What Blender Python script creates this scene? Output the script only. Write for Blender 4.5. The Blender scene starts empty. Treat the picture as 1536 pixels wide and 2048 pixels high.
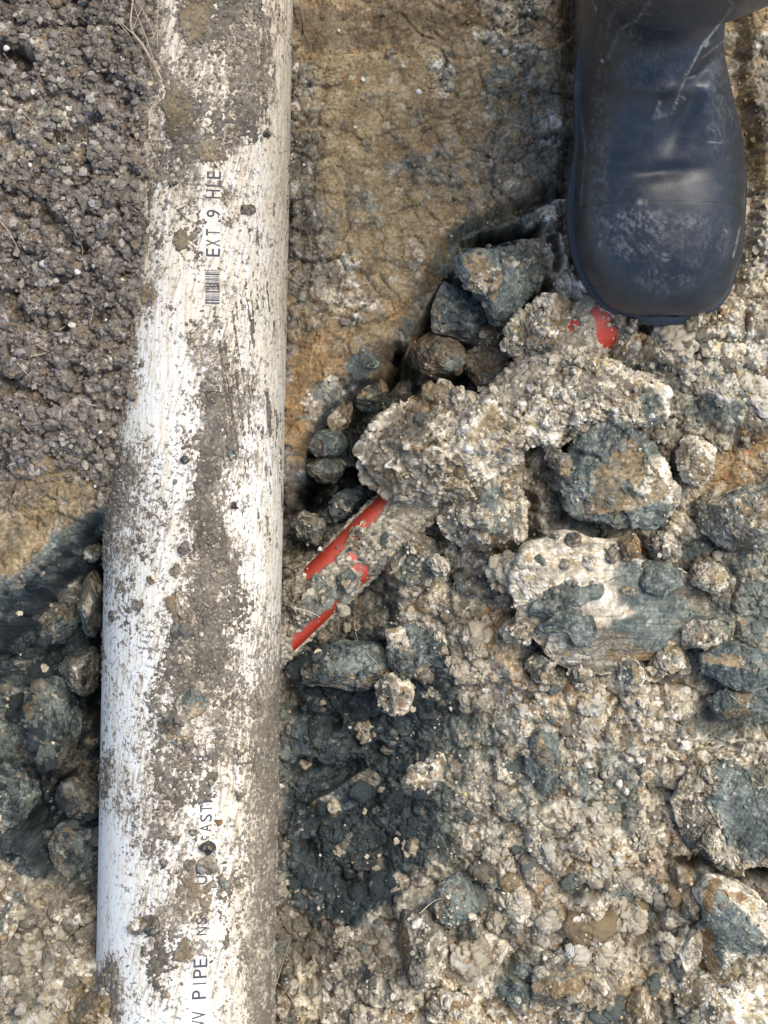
import bpy, math, random
import numpy as np

# ------------------------------------------------------------------ camera, sky, sun, exposure
SC = bpy.context.scene
COL = SC.collection
CAM_H = 1.2
S = 3000.0                                   # photo pixels per metre on the plane z = 0
cam_d = bpy.data.cameras.new('camera')
cam = bpy.data.objects.new('camera', cam_d); COL.objects.link(cam)
cam.location = (0, 0, CAM_H); cam.rotation_euler = (0, 0, 0)
cam_d.sensor_fit = 'VERTICAL'; cam_d.sensor_height = 36.0
cam_d.lens = 36.0 * CAM_H / (2048 / S)
cam_d.clip_start = 0.02; cam_d.clip_end = 100
SC.camera = cam
SUN_EL, SUN_AZ = 62.0, 38.0                 # azimuth measured from +x towards +y
az = math.radians(SUN_AZ); el = math.radians(SUN_EL)
W = bpy.data.worlds.new('World'); SC.world = W; W.use_nodes = True
nt = W.node_tree; nt.nodes.clear()
sky = nt.nodes.new('ShaderNodeTexSky'); sky.sky_type = 'NISHITA'; sky.sun_disc = False
sky.sun_elevation = el
sky.sun_rotation = math.pi / 2 - az
sky.air_density = 1.0; sky.dust_density = 1.5; sky.ozone_density = 1.0
bg = nt.nodes.new('ShaderNodeBackground'); bg.inputs['Strength'].default_value = 0.15
wo = nt.nodes.new('ShaderNodeOutputWorld')
nt.links.new(sky.outputs[0], bg.inputs[0]); nt.links.new(bg.outputs[0], wo.inputs[0])
sun_d = bpy.data.lights.new('sun', 'SUN'); sun_d.energy = 2.7; sun_d.angle = math.radians(42)
sun_d.color = (1.0, 0.93, 0.82)
sun = bpy.data.objects.new('sun', sun_d); COL.objects.link(sun)
from mathutils import Vector
sun.rotation_euler = Vector((math.cos(el) * math.cos(az), math.cos(el) * math.sin(az), math.sin(el))).to_track_quat('Z', 'Y').to_euler()
SC.view_settings.view_transform = 'Standard'; SC.view_settings.look = 'None'
SC.view_settings.exposure = 0.58; SC.view_settings.gamma = 1.0
SC.cycles.max_bounces = 5; SC.cycles.diffuse_bounces = 3; SC.cycles.glossy_bounces = 2

# ------------------------------------------------------------------ helpers
def at(px, py, z=0.0):
    k = (CAM_H - z) / CAM_H / S
    return (px - 768) * k, (1024 - py) * k, z
def proj(x, y, z):
    k = S * CAM_H / (CAM_H - z)
    return 768 + x * k, 1024 - y * k

def _h(a):
    a = (a ^ (a >> np.uint32(16))) * np.uint32(0x7feb352d)
    a = (a ^ (a >> np.uint32(15))) * np.uint32(0x846ca68b)
    return a ^ (a >> np.uint32(16))
def hsh(ix, iy, iz, seed):
    with np.errstate(over='ignore'):
        a = ix.astype(np.int64).astype(np.uint32) * np.uint32(73856093)
        b = iy.astype(np.int64).astype(np.uint32) * np.uint32(19349663)
        c = iz.astype(np.int64).astype(np.uint32) * np.uint32(83492791) if iz is not None else np.uint32(0)
        return _h(a ^ b ^ c ^ np.uint32((seed * 2654435761 + 12345) & 0xffffffff))
def u01(h): return (h & np.uint32(0xffffff)).astype(np.float32) / np.float32(16777216)
def rnd(h, k):
    with np.errstate(over='ignore'):
        return u01(_h(h + np.uint32((k * 0x9E3779B9) & 0xffffffff)))

def noise2(x, y, seed=0):
    ix = np.floor(x); iy = np.floor(y); fx = (x - ix).astype(np.float32); fy = (y - iy).astype(np.float32)
    ix = ix.astype(np.int64); iy = iy.astype(np.int64)
    u = fx * fx * (3 - 2 * fx); v = fy * fy * (3 - 2 * fy)
    def g(dx, dy):
        t = u01(hsh(ix + dx, iy + dy, None, seed)) * 6.2831853
        return np.cos(t) * (fx - dx) + np.sin(t) * (fy - dy)
    a = g(0, 0); b = g(1, 0); c = g(0, 1); d = g(1, 1)
    return ((a + (b - a) * u) + ((c + (d - c) * u) - (a + (b - a) * u)) * v) * 1.4
def fbm2(x, y, octv=4, seed=0, gain=0.5):
    s = 0; a = 1.0; t = 0
    for o in range(octv):
        s = s + a * noise2(x * 2.03 ** o + 17.3 * o, y * 2.03 ** o - 9.1 * o, seed + o); t += a; a *= gain
    return s / t * 1.3
def noise3(x, y, z, seed=0):
    ix = np.floor(x); iy = np.floor(y); iz = np.floor(z)
    fx = (x - ix).astype(np.float32); fy = (y - iy).astype(np.float32); fz = (z - iz).astype(np.float32)
    ix = ix.astype(np.int64); iy = iy.astype(np.int64); iz = iz.astype(np.int64)
    u = fx * fx * (3 - 2 * fx); v = fy * fy * (3 - 2 * fy); w = fz * fz * (3 - 2 * fz)
    def g(dx, dy, dz): return u01(hsh(ix + dx, iy + dy, iz + dz, seed)) * 2 - 1
    def L(dz):
        a = g(0, 0, dz); b = g(1, 0, dz); c = g(0, 1, dz); d = g(1, 1, dz)
        p = a + (b - a) * u; q = c + (d - c) * u
        return p + (q - p) * v
    p = L(0); q = L(1)
    return p + (q - p) * w
def fbm3(x, y, z, octv=4, seed=0, gain=0.5):
    s = 0; a = 1.0; t = 0
    for o in range(octv):
        k = 2.03 ** o
        s = s + a * noise3(x * k + 5.3 * o, y * k - 3.1 * o, z * k, seed + o); t += a; a *= gain
    return s / t * 1.5
def worley(p, scale, seed, full=False):
    """p: list of 2 or 3 coordinate arrays. returns F1, F2, hash of nearest cell, tilt (random plane)"""
    q = [c * scale for c in p]
    i0 = [np.floor(c).astype(np.int64) for c in q]
    n = len(q)
    F1 = np.full(q[0].shape, 9.0, np.float32); F2 = F1.copy()
    H = np.zeros(q[0].shape, np.uint32); T = np.zeros(q[0].shape, np.float32)
    rng = (-1, 0, 1)
    for dx in rng:
        for dy in rng:
            for dz in (rng if n == 3 else (0,)):
                c = [i0[0] + dx, i0[1] + dy] + ([i0[2] + dz] if n == 3 else [])
                h = hsh(c[0], c[1], c[2] if n == 3 else None, seed)
                o = [(q[k] - (c[k] + 0.1 + 0.8 * rnd(h, k + 1))).astype(np.float32) for k in range(n)]
                d = o[0] * o[0] + o[1] * o[1] + (o[2] * o[2] if n == 3 else 0)
                m = d < F1
                F2 = np.where(m, F1, np.minimum(F2, d)); F1 = np.where(m, d, F1)
                H = np.where(m, h, H)
                t = (rnd(h, 7) - .5) * o[0] + (rnd(h, 8) - .5) * o[1]
                if n == 3: t = t + (rnd(h, 9) - .5) * o[2]
                T = np.where(m, t, T)
    return np.sqrt(F1), np.sqrt(F2), H, T * 2

def make_mesh(name, V, F, col=None, extra=None, smooth=True):
    me = bpy.data.meshes.new(name)
    V = np.ascontiguousarray(V, np.float32); F = np.ascontiguousarray(F, np.int32)
    me.vertices.add(len(V)); me.vertices.foreach_set('co', V.ravel())
    k = F.shape[1]
    me.loops.add(F.size); me.loops.foreach_set('vertex_index', F.ravel())
    me.polygons.add(len(F)); me.polygons.foreach_set('loop_start', np.arange(0, F.size, k, dtype=np.int32))
    me.polygons.foreach_set('use_smooth', np.full(len(F), smooth, bool))
    if col is not None:
        a = me.attributes.new('Col', 'FLOAT_COLOR', 'POINT')
        c = np.ones((len(V), 4), np.float32); c[:, :3] = col[:, :3]
        if col.shape[1] > 3: c[:, 3] = col[:, 3]
        a.data.foreach_set('color', c.ravel())
    me.update(calc_edges=True)
    return me
def link(name, me, mat, parent=None, loc=None):
    o = bpy.data.objects.new(name, me); COL.objects.link(o)
    if mat: (me.materials.append(mat) if not me.materials else None)
    if parent: o.parent = parent
    if loc is not None: o.location = loc
    return o
def tag(o, label=None, cat=None, group=None, kind=None):
    if label: o['label'] = label
    if cat: o['category'] = cat
    if group: o['group'] = group
    if kind: o['kind'] = kind
    return o
def empty(name, loc=(0, 0, 0)):
    o = bpy.data.objects.new(name, None); COL.objects.link(o); o.location = loc; o.empty_display_size = .02
    return o
def grid_faces(nr, nc, wrap=False):
    r = np.arange(nr - 1)[:, None]; c = np.arange(nc if wrap else nc - 1)[None, :]
    a = r * nc + c; b = r * nc + (c + 1) % nc
    return np.stack([a, b, b + nc, a + nc], -1).reshape(-1, 4)
_ico = {}
def ico(k):
    if k in _ico: return _ico[k]
    t = (1 + 5 ** .5) / 2
    V = np.array([(-1, t, 0), (1, t, 0), (-1, -t, 0), (1, -t, 0), (0, -1, t), (0, 1, t), (0, -1, -t), (0, 1, -t), (t, 0, -1), (t, 0, 1), (-t, 0, -1), (-t, 0, 1)], float)
    F = np.array([(0, 11, 5), (0, 5, 1), (0, 1, 7), (0, 7, 10), (0, 10, 11), (1, 5, 9), (5, 11, 4), (11, 10, 2), (10, 7, 6), (7, 1, 8), (3, 9, 4), (3, 4, 2), (3, 2, 6), (3, 6, 8), (3, 8, 9), (4, 9, 5), (2, 4, 11), (6, 2, 10), (8, 6, 7), (9, 8, 1)])
    V /= np.linalg.norm(V, axis=1)[:, None]
    for _ in range(k):
        E = np.sort(np.concatenate([F[:, [0, 1]], F[:, [1, 2]], F[:, [2, 0]]]), 1)
        U, inv = np.unique(E[:, 0] * 10000000 + E[:, 1], return_inverse=True)
        a = U // 10000000; b = U % 10000000
        M = V[a] + V[b]; M /= np.linalg.norm(M, axis=1)[:, None]
        n = len(V); m = len(F); i = inv + n; ab, bc, ca = i[:m], i[m:2 * m], i[2 * m:]
        V = np.concatenate([V, M])
        F = np.concatenate([np.stack([F[:, 0], ab, ca], 1), np.stack([F[:, 1], bc, ab], 1), np.stack([F[:, 2], ca, bc], 1), np.stack([ab, bc, ca], 1)])
    _ico[k] = (V, F); return _ico[k]
def vnormals(V, F):
    n = np.cross(V[F[:, 1]] - V[F[:, 0]], V[F[:, 2]] - V[F[:, 0]])
    N = np.zeros_like(V)
    for k in range(3): 
        for j in range(3): N[:, j] += np.bincount(F[:, k], n[:, j], len(V))
    return N / (np.linalg.norm(N, axis=1)[:, None] + 1e-12)

# ------------------------------------------------------------------ the colours of the earth
# h dark humus crumb, t tan crumb, c cream crumb, b brown clay, o ochre clay, g blue-grey clay, k wet blue-black clay and painted shade in holes, m olive mid earth
KINDS = 'htcbogkmd'
SW = {
 'h': [(.125, .108, .090), (.22, .187, .150), (.050, .045, .043), (.42, .37, .31), (.19, .13, .075), (.30, .28, .27)],
 't': [(.45, .385, .280), (.61, .54, .40), (.20, .17, .130), (.72, .67, .57), (.30, .20, .10), (.13, .13, .115)],
 'c': [(.55, .49, .375), (.66, .605, .48), (.30, .26, .19), (.80, .77, .70), (.56, .43, .22), (.20, .20, .17)],
 'b': [(.232, .168, .088), (.290, .220, .125), (.180, .130, .070), (.38, .33, .25), (.27, .155, .07), (.16, .15, .11)],
 'o': [(.24, .155, .075), (.30, .19, .085), (.20, .14, .08), (.36, .28, .18), (.36, .15, .05), (.20, .16, .10)],
 'g': [(.118, .136, .116), (.172, .188, .160), (.066, .084, .080), (.34, .35, .31), (.15, .14, .10), (.09, .12, .145)],
 'k': [(.032, .043, .046), (.056, .070, .072), (.018, .026, .031), (.22, .215, .19), (.07, .065, .05), (.04, .055, .078)],
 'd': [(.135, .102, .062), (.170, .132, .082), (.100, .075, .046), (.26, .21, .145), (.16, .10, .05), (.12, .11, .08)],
 'm': [(.170, .150, .112), (.235, .205, .155), (.105, .094, .072), (.38, .34, .27), (.20, .13, .07), (.13, .145, .13)],
}
KMAP = """
hhhhhhhhhbbbbbbmtbbbbbbb
hhhhhhhhhbbbbbbttbbbbbbm
hhhhhhhhhmbbbbtmmbbbbbbm
hhhhhhhhhmbbbbbmmmmmmmmm
hhhhhhhhhmbbobmtmmmmmmmb
hhhhhhhhhmbbmmmmbmmmmmmb
hhhhhhhhhmbbbbbbmtmmmmtt
hhhhhhhhhmbbbbbgmttmmmtt
hhhhhhhhhmtbbbggkttttttt
hhhhhhhhhbtmbbggkmtttttt
hhhhhhhhhbbbbbogktttttct
hhhhhhhhhbobgmmmmttccctc
hhhhhhhhhobkkttmttccttcc
hhhhhhhhhobkmtttttggttct
hhhhhhhhhobkttttttggctob
mhmmhhhhhggkmtttttggctom
bbmgkhhhhgkktttttgggttgg
bggkkhhhhtkmttmgmtctoggt
ggkkkhhhhtmgmttmmcgggmtg
gkkkghhhhtmmkmmtoccgggtg
kkkkkhhhhkkkkmtotcccgmgt
gkkkghhhhkkkgtttttccttgg
gkggkhhhhkkkgmgttttttmgg
gkmkhhhhhkkgkgmttttttttt
gkmkhhhhhkkkgttttgttttgt
mkkmhhhhhkkkkgtttmttttgg
mkkghhhhhkkkkgtttttttmgg
mtkghhhhhkkkgtgttmtttmmg
tttmhhhhhkkgtttgtttttgtt
mttthhhhhkttmmtttttttmgc
mttbthhhhtthmmttgmtttgcc
mmbbthhhhtthttttttmbtmcc
"""
HMAP = """
999aa8544444444556666666
999aa8544444444556666666
999aa8544555555566666666
999aa8544555555666666666
999aa8544555555666666666
999aa8544555555666666666
999aa8544555555566666666
999aa8544555554356666666
999998544555543345666666
999998544555442235566666
999998544555421223456666
999998544554211234556666
999998543431112345556666
999888543211123455556666
888776542211124555556666
777653211111235555555666
776532111122345555555666
653221111222345555555566
532111111122345555555555
421111111112334555555555
211111111111234555555555
222111111111223455555555
222111111111122345555555
222111111111122345555555
221111111111123455555555
322111111111123455555555
422111111111123455555555
532221111111223455555555
544432111112333455555555
666643211123444555555555
777763322234455555555555
777775433345555555555555
"""
_K = np.array([[KINDS.index(c) for c in r] for r in KMAP.split()])
_H = np.array([[int(c, 16) for c in r] for r in HMAP.split()], np.float32) * .015 - .09
_H = _H - np.clip((3 * .015 - .09 - _H - .0) / .015, 0, 3) * .010
_KW = np.stack([(_K == k).astype(np.float32) for k in range(9)], -1)
def blur(M):
    P = np.pad(M, [(1, 1), (1, 1)] + [(0, 0)] * (M.ndim - 2), mode='edge')
    P = (P[:-2] + 3 * P[1:-1] + P[2:]) / 5; return (P[:, :-2] + 3 * P[:, 1:-1] + P[:, 2:]) / 5
_H = blur(_H); _KW = blur(_KW)
def bil(M, px, py):
    u = np.clip(px / 64 - .5, 0, M.shape[1] - 1.001); v = np.clip(py / 64 - .5, 0, M.shape[0] - 1.001)
    i = u.astype(int); j = v.astype(int); fu = (u - i).astype(np.float32); fv = (v - j).astype(np.float32)
    if M.ndim == 3: fu = fu[..., None]; fv = fv[..., None]
    a = M[j, i]; b = M[j, i + 1]; c = M[j + 1, i]; d = M[j + 1, i + 1]
    return (a * (1 - fu) + b * fu) * (1 - fv) + (c * (1 - fu) + d * fu) * fv
# patches of earth with an outline of their own, some painting shade in holes: px, py, rx, ry, rotation, kind, strength
PATCH = [
 (835, 1450, 75, 150, 0, 'k', 3.0), (800, 1660, 75, 110, 0, 'k', 2.6), (680, 1560, 120, 230, 0, 'k', 1.6), (90, 1650, 110, 100, 0, 'k', 1.6), (1400, 1250, 60, 60, 0, 'g', 1.4), (1010, 1640, 40, 60, 20, 'g', 1.6), (1270, 1790, 50, 40, 0, 'g', 1.4), (1190, 1500, 30, 50, 0, 'm', 1.4),
 (890, 1460, 60, 130, 0, 'g', .8), (870, 1650, 60, 100, 0, 'g', .6), (100, 1690, 120, 70, 0, 'k', 1.0), (1000, 180, 90, 90, 0, 'b', .6),
 (690, 830, 90, 60, -40, 'k', 1.2), (900, 740, 120, 36, 10, 'k', .9), (640, 960, 60, 60, 0, 'k', 1.0),  # dark patches paint the shade under the shelf edge
 (770, 1420, 90, 110, 0, 'k', 1.5), (740, 1340, 150, 60, 0, 'k', 2.4), (90, 1320, 110, 120, 0, 'k', .9), (100, 1560, 100, 100, 0, 'k', .7), (1010, 250, 120, 160, 0, 'b', .9), (1110, 200, 50, 200, 0, 'b', .7), (690, 900, 80, 60, 0, 'k', .9),  # left cavity and hole by the pipe also darkened to paint their shade
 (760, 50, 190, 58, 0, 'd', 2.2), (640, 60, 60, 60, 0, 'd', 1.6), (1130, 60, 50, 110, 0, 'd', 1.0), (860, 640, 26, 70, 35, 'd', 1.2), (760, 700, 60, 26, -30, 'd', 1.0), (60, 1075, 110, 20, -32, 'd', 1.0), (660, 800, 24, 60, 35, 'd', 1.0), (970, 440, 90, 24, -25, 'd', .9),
 (1090, 930, 60, 60, 0, 'm', .9), (1060, 1060, 40, 60, 0, 'k', .9), (1420, 1190, 60, 40, 0, 'm', .7), (1320, 880, 60, 40, 0, 'm', .6), (830, 1030, 40, 40, 0, 'm', .9), (980, 1180, 60, 40, 0, 'm', .7), (1450, 1420, 60, 60, 0, 'm', .6), (900, 1250, 60, 50, 0, 'm', .5), (1340, 1700, 40, 40, 0, 'm', .8), (1050, 1860, 60, 30, 0, 'm', .7), (60, 1165, 150, 30, -38, 'k', 1.0),
 (1190, 640, 60, 50, 0, 't', .6), (1300, 1600, 70, 40, 10, 'm', .5), (1240, 1400, 90, 30, 0, 'm', .5), (990, 1470, 40, 60, 0, 'g', .6), (1180, 1660, 60, 30, 20, 'm', .5), (1300, 1480, 26, 40, 0, 'm', .6), (960, 1640, 50, 40, 0, 'm', .4), (1010, 1780, 40, 50, 0, 't', .5), (1230, 1730, 60, 30, 0, 'c', .6), (1160, 1850, 50, 24, 0, 'c', .6),
 (745, 420, 22, 55, 12, 'g', .75), (720, 385, 50, 30, 20, 'g', .4),
 (850, 310, 60, 22, -20, 'g', .45), (870, 155, 40, 60, 0, 't', .9), (855, 290, 18, 24, 0, 'o', 1.6), (640, 720, 60, 70, 35, 'o', 1.1),
 (600, 820, 26, 70, 5, 'o', 1.3), (800, 620, 60, 24, -35, 'o', .8), (1005, 440, 110, 40, -30, 'g', 1.4), (940, 480, 50, 30, -30, 'g', 1.2),
 (840, 620, 22, 90, 28, 'g', .9), (720, 730, 44, 30, -30, 'g', 1.6), (650, 800, 26, 70, 35, 'g', 1), (1120, 300, 60, 40, 0, 'm', .8),
 (700, 600, 80, 20, 15, 't', .9), (640, 560, 50, 30, 0, 'm', .7), (830, 510, 26, 30, 0, 't', 1.0), (615, 480, 30, 150, 0, 'm', .9),
 (1095, 400, 40, 40, 0, 'c', 1.2), (1130, 480, 26, 90, 0, 't', 1.2), (1040, 130, 50, 70, 0, 't', .7), (1500, 740, 70, 110, 0, 'c', 1.0),
 (1505, 860, 34, 55, 0, 'o', 1.1), (960, 1290, 42, 40, 20, 'o', 1.8), (985, 1230, 30, 30, 0, 'o', 1.0), (125, 1085, 130, 22, -35, 'g', 1.3), (50, 1225, 140, 40, -42, 'k', 1.6), (150, 1110, 90, 30, -42, 'k', .9),  # black patches low on the left wall are painted shade
 (30, 1120, 90, 26, -32, 'b', 1.0), (680, 1490, 125, 190, 0, 'k', 1.9), (690, 1700, 115, 120, 0, 'k', 1.6), (830, 1580, 60, 120, 10, 'k', .8), (640, 1000, 70, 60, 0, 'k', 1.2), (1000, 475, 90, 16, -18, 'k', 1.2), (1080, 1520, 50, 90, 5, 'g', 1.2), (1110, 1720, 26, 110, 0, 'm', 1.3),  # includes painted shade in the hole and the gap above the grey clod
 (1100, 1530, 30, 50, 0, 'k', .8), (820, 1440, 60, 70, 0, 'k', .9), (950, 1560, 40, 40, 0, 'g', .5), (1240, 1480, 90, 70, 0, 'c', .7), (1160, 1560, 60, 110, 0, 'c', .5),
 (1280, 1830, 40, 18, -10, 'k', 1.0), (1170, 1780, 46, 22, 0, 'g', 1.3), (1050, 1990, 30, 40, 0, 'g', 1.5), (1020, 1950, 34, 50, 0, 'g', 1.1), (900, 1990, 80, 40, 0, 'c', .8),
 (1150, 1950, 70, 40, 0, 'b', 1.1), (1260, 1980, 90, 40, -35, 'b', 1.0), (40, 1900, 40, 90, 10, 'b', .6), (90, 950, 120, 40, -8, 'b', .9), (130, 1010, 90, 40, -30, 'b', 1.0),
 (60, 120, 50, 60, 0, 'k', .8), (110, 620, 60, 40, 0, 'm', .5), (160, 900, 60, 30, 0, 't', .5), (1180, 1450, 60, 30, 0, 'c', .8), (1440, 1440, 50, 30, 0, 'g', 1.0),  # black patch in the topsoil paints a shaded hollow
 (590, 1900, 40, 120, 0, 'm', .8), (680, 1900, 90, 70, 0, 'm', .8), (720, 1990, 90, 50, 0, 't', .5), (1480, 150, 40, 130, 0, 'b', 1.0), (1510, 560, 50, 110, 0, 't', .9), (1505, 470, 25, 30, 0, 'c', 1.2),
]
def sstep(a, b, x):
    t = np.clip((x - a) / (b - a), 0, 1); return t * t * (3 - 2 * t)
def kinds(px, py, x, y, incl=True):
    """weights of the kinds of earth at photo position px,py; x,y feed the noise"""
    wx = 50 * fbm2(x * 20, y * 20, 5, 50, .6) + 10 * fbm2(x * 150, y * 150, 3, 57, .6); wy = 50 * fbm2(x * 20, y * 20, 5, 60, .6) + 10 * fbm2(x * 150, y * 150, 3, 67, .6)
    Wt = bil(_KW, px + wx, py + wy)
    for (cx, cy, rx, ry, rot, k, st) in PATCH:
        c = math.cos(math.radians(rot)); s = math.sin(math.radians(rot))
        m = (np.abs(px - cx) < max(rx, ry) * 1.5 + 40) & (np.abs(py - cy) < max(rx, ry) * 1.5 + 40)
        if not m.any(): continue
        dx = px[m] + wx[m] * .6 - cx; dy = py[m] + wy[m] * .6 - cy
        d = ((dx * c + dy * s) / rx) ** 2 + ((-dx * s + dy * c) / ry) ** 2
        Wt[m, KINDS.index(k)] += st * np.clip(1.25 - d, 0, 1)
    if incl:
        hx = [x + .003 * noise2(x * 120, y * 120, 71), y + .003 * noise2(x * 120, y * 120, 72)]
        for sc, pr, sd in ((19., .50, 74), (34., .16, 75), (80., .20, 76), (150., .16, 77)):
            F1, F2, hh, T = worley(hx, sc, sd); u = rnd(hh, 11); w2 = sstep(.75, .35, F1) * (u < pr) * 1.1
            which = (rnd(hh, 12) * 5).astype(int)
            light = Wt[:, 1] + Wt[:, 2] + Wt[:, 7] * .7; dark = Wt[:, 5] + Wt[:, 6]
            for q, k in enumerate((5, 7, 2, 4, 6)): Wt[:, k] += w2 * (which == q) * np.clip(light, 0, 1) * (.55 if k in (4, 6) else 1) * (1.35 if sc < 20 else 1)
            for q, k in enumerate((1, 7, 6, 5, 1)): Wt[:, k] += w2 * (which == q) * np.clip(dark, 0, 1) * .8
            Wt[:, 7] += w2 * (which < 2) * np.clip(Wt[:, 3], 0, 1) * .6; Wt[:, 1] += w2 * (which == 3) * np.clip(Wt[:, 0], 0, 1) * .5
    return Wt
def colour(Wt, p, seed, coarse=None, fine=None, soft=0.5, vary=1.0):
    """p: coordinates (2 or 3) or None, Wt (N,8) -> colour (N,3) and dryness. kinds blend softly, crumbs differ a little, a few are flecks"""
    if coarse is None: coarse = worley(p, 95., seed + 1)[2]
    if fine is None: fine = worley(p, 260., seed + 2)[2]
    J = np.stack([rnd(coarse, 20 + k) * .6 + rnd(fine, 40 + k) * .4 for k in range(9)], -1) - .5
    Wn = Wt / (Wt.sum(-1, keepdims=True) + 1e-6)
    if p is None: n1 = n2 = n3 = np.zeros(len(Wt), np.float32)
    else:
        nz = fbm2 if len(p) == 2 else fbm3
        n1 = nz(*[c * 75 for c in p], 4, seed + 61, .6); n2 = nz(*[c * 150 + 9 for c in p], 4, seed + 71, .65); n3 = nz(*[c * 500 for c in p], 2, seed + 81)
    Wn = np.clip(Wn + J * soft * (Wn > .03) + .12 * (n2[:, None] * np.array([1, -1, 1, -1, 1, -1, 1, -1, 1])) * (Wn > .03), 0, None) ** 4
    Wn /= Wn.sum(-1, keepdims=True) + 1e-9
    pick = rnd(fine, 3)
    out = np.zeros((len(Wt), 3), np.float32)
    for k, ch in enumerate(KINDS):
        w = Wn[:, k]; m = w > .004
        if not m.any(): continue
        A = np.array(SW[ch], np.float32)
        t1 = np.clip(.5 + 1.5 * n1[m] + .5 * (rnd(coarse[m], 6) - .5), 0, 1)[:, None]; t2 = np.clip(2.4 * n2[m] + .5 * (rnd(fine[m], 5) - .5), 0, 1)[:, None] * .8
        c = A[0] * (1 - t1) + A[1] * t1; c = c * (1 - t2) + A[2] * t2
        q = pick[m]; fl = FLECK[k] * vary
        idx = np.where(q > 1 - fl * .5, 3, np.where(q > 1 - fl * .8, 4, 5)); e = ((q > 1 - fl) * .65 + .25 * np.clip(n3[m] * 2 - .6, 0, 1))[:, None].clip(0, .85)
        c = c * (1 - e) + A[idx] * e if False else c + (np.where((q > 1 - fl)[:, None], A[idx], A[3]) - c) * e
        out[m] += w[m][:, None] * c
    v = (1 + .22 * (rnd(fine, 5) - .5) + .16 * (rnd(coarse, 6) - .5) + .34 * n3 + .26 * n1)
    out *= np.clip(1 + (v - 1) * vary, .4, 1.7)[:, None]
    return out, (Wn @ DRY).astype(np.float32)

AMP = np.array([.85, 1.0, 1.0, .13, .16, .28, .36, .62, .12], np.float32)        # how crumbly each kind is
DRY = np.array([1, 1, 1, .80, .80, .55, .25, .9, .6], np.float32)
FLECK = np.array([.26, .30, .30, .06, .08, .07, .07, .20, .05])

# ------------------------------------------------------------------ materials
def mat_earth(name, rough=.92, wet=True, bump=.5, bscale=1400., strength=.35, spec=.25, cscale=520.):
    m = bpy.data.materials.new(name); m.use_nodes = True; n = m.node_tree; N = n.nodes; N.clear(); L = n.links.new
    out = N.new('ShaderNodeOutputMaterial'); b = N.new('ShaderNodeBsdfPrincipled'); L(b.outputs[0], out.inputs[0])
    a = N.new('ShaderNodeAttribute'); a.attribute_name = 'Col'
    tc = N.new('ShaderNodeTexCoord')
    n1 = N.new('ShaderNodeTexNoise'); n1.inputs['Scale'].default_value = cscale; n1.inputs['Detail'].default_value = 6; n1.inputs['Roughness'].default_value = .7
    L(tc.outputs['Object'], n1.inputs['Vector'])
    mr = N.new('ShaderNodeMapRange'); mr.inputs[1].default_value = .3; mr.inputs[2].default_value = .7; mr.inputs[3].default_value = 1 - strength; mr.inputs[4].default_value = 1 + strength
    L(n1.outputs[0], mr.inputs[0])
    mx = N.new('ShaderNodeVectorMath'); mx.operation = 'SCALE'; L(a.outputs['Color'], mx.inputs[0]); L(mr.outputs[0], mx.inputs['Scale'])
    L(mx.outputs[0], b.inputs['Base Color'])
    # alpha of the attribute holds dryness: 1 dry, 0 wet clay with a sheen
    r = N.new('ShaderNodeMapRange'); r.inputs[3].default_value = .42; r.inputs[4].default_value = rough; L(a.outputs['Alpha'], r.inputs[0]); L(r.outputs[0], b.inputs['Roughness'])
    b.inputs['Specular IOR Level'].default_value = spec
    n2 = N.new('ShaderNodeTexNoise'); n2.inputs['Scale'].default_value = bscale; n2.inputs['Detail'].default_value = 4; n2.inputs['Roughness'].default_value = .65
    L(tc.outputs['Object'], n2.inputs['Vector'])
    bp = N.new('ShaderNodeBump'); bp.inputs['Strength'].default_value = bump; bp.inputs['Distance'].default_value = .0006
    L(n2.outputs[0], bp.inputs['Height']); L(bp.outputs[0], b.inputs['Normal'])
    return m
M_EARTH = mat_earth('earth', bump=1., bscale=900., strength=.42)
M_CRUMB = mat_earth('crumbs', bump=.8, bscale=1500., strength=.38)
M_MUD = mat_earth('dried mud', bump=.7, bscale=1500., strength=.3)
def mat_attr(name, rough=.5, spec=.5, nscale=300., nstr=.08, bump=.15, bscale=500., rvar=0.0, stretch=(1, 1, 1)):
    m = mat_earth(name, rough, bump=bump, bscale=bscale, strength=nstr, spec=spec)
    return m
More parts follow.
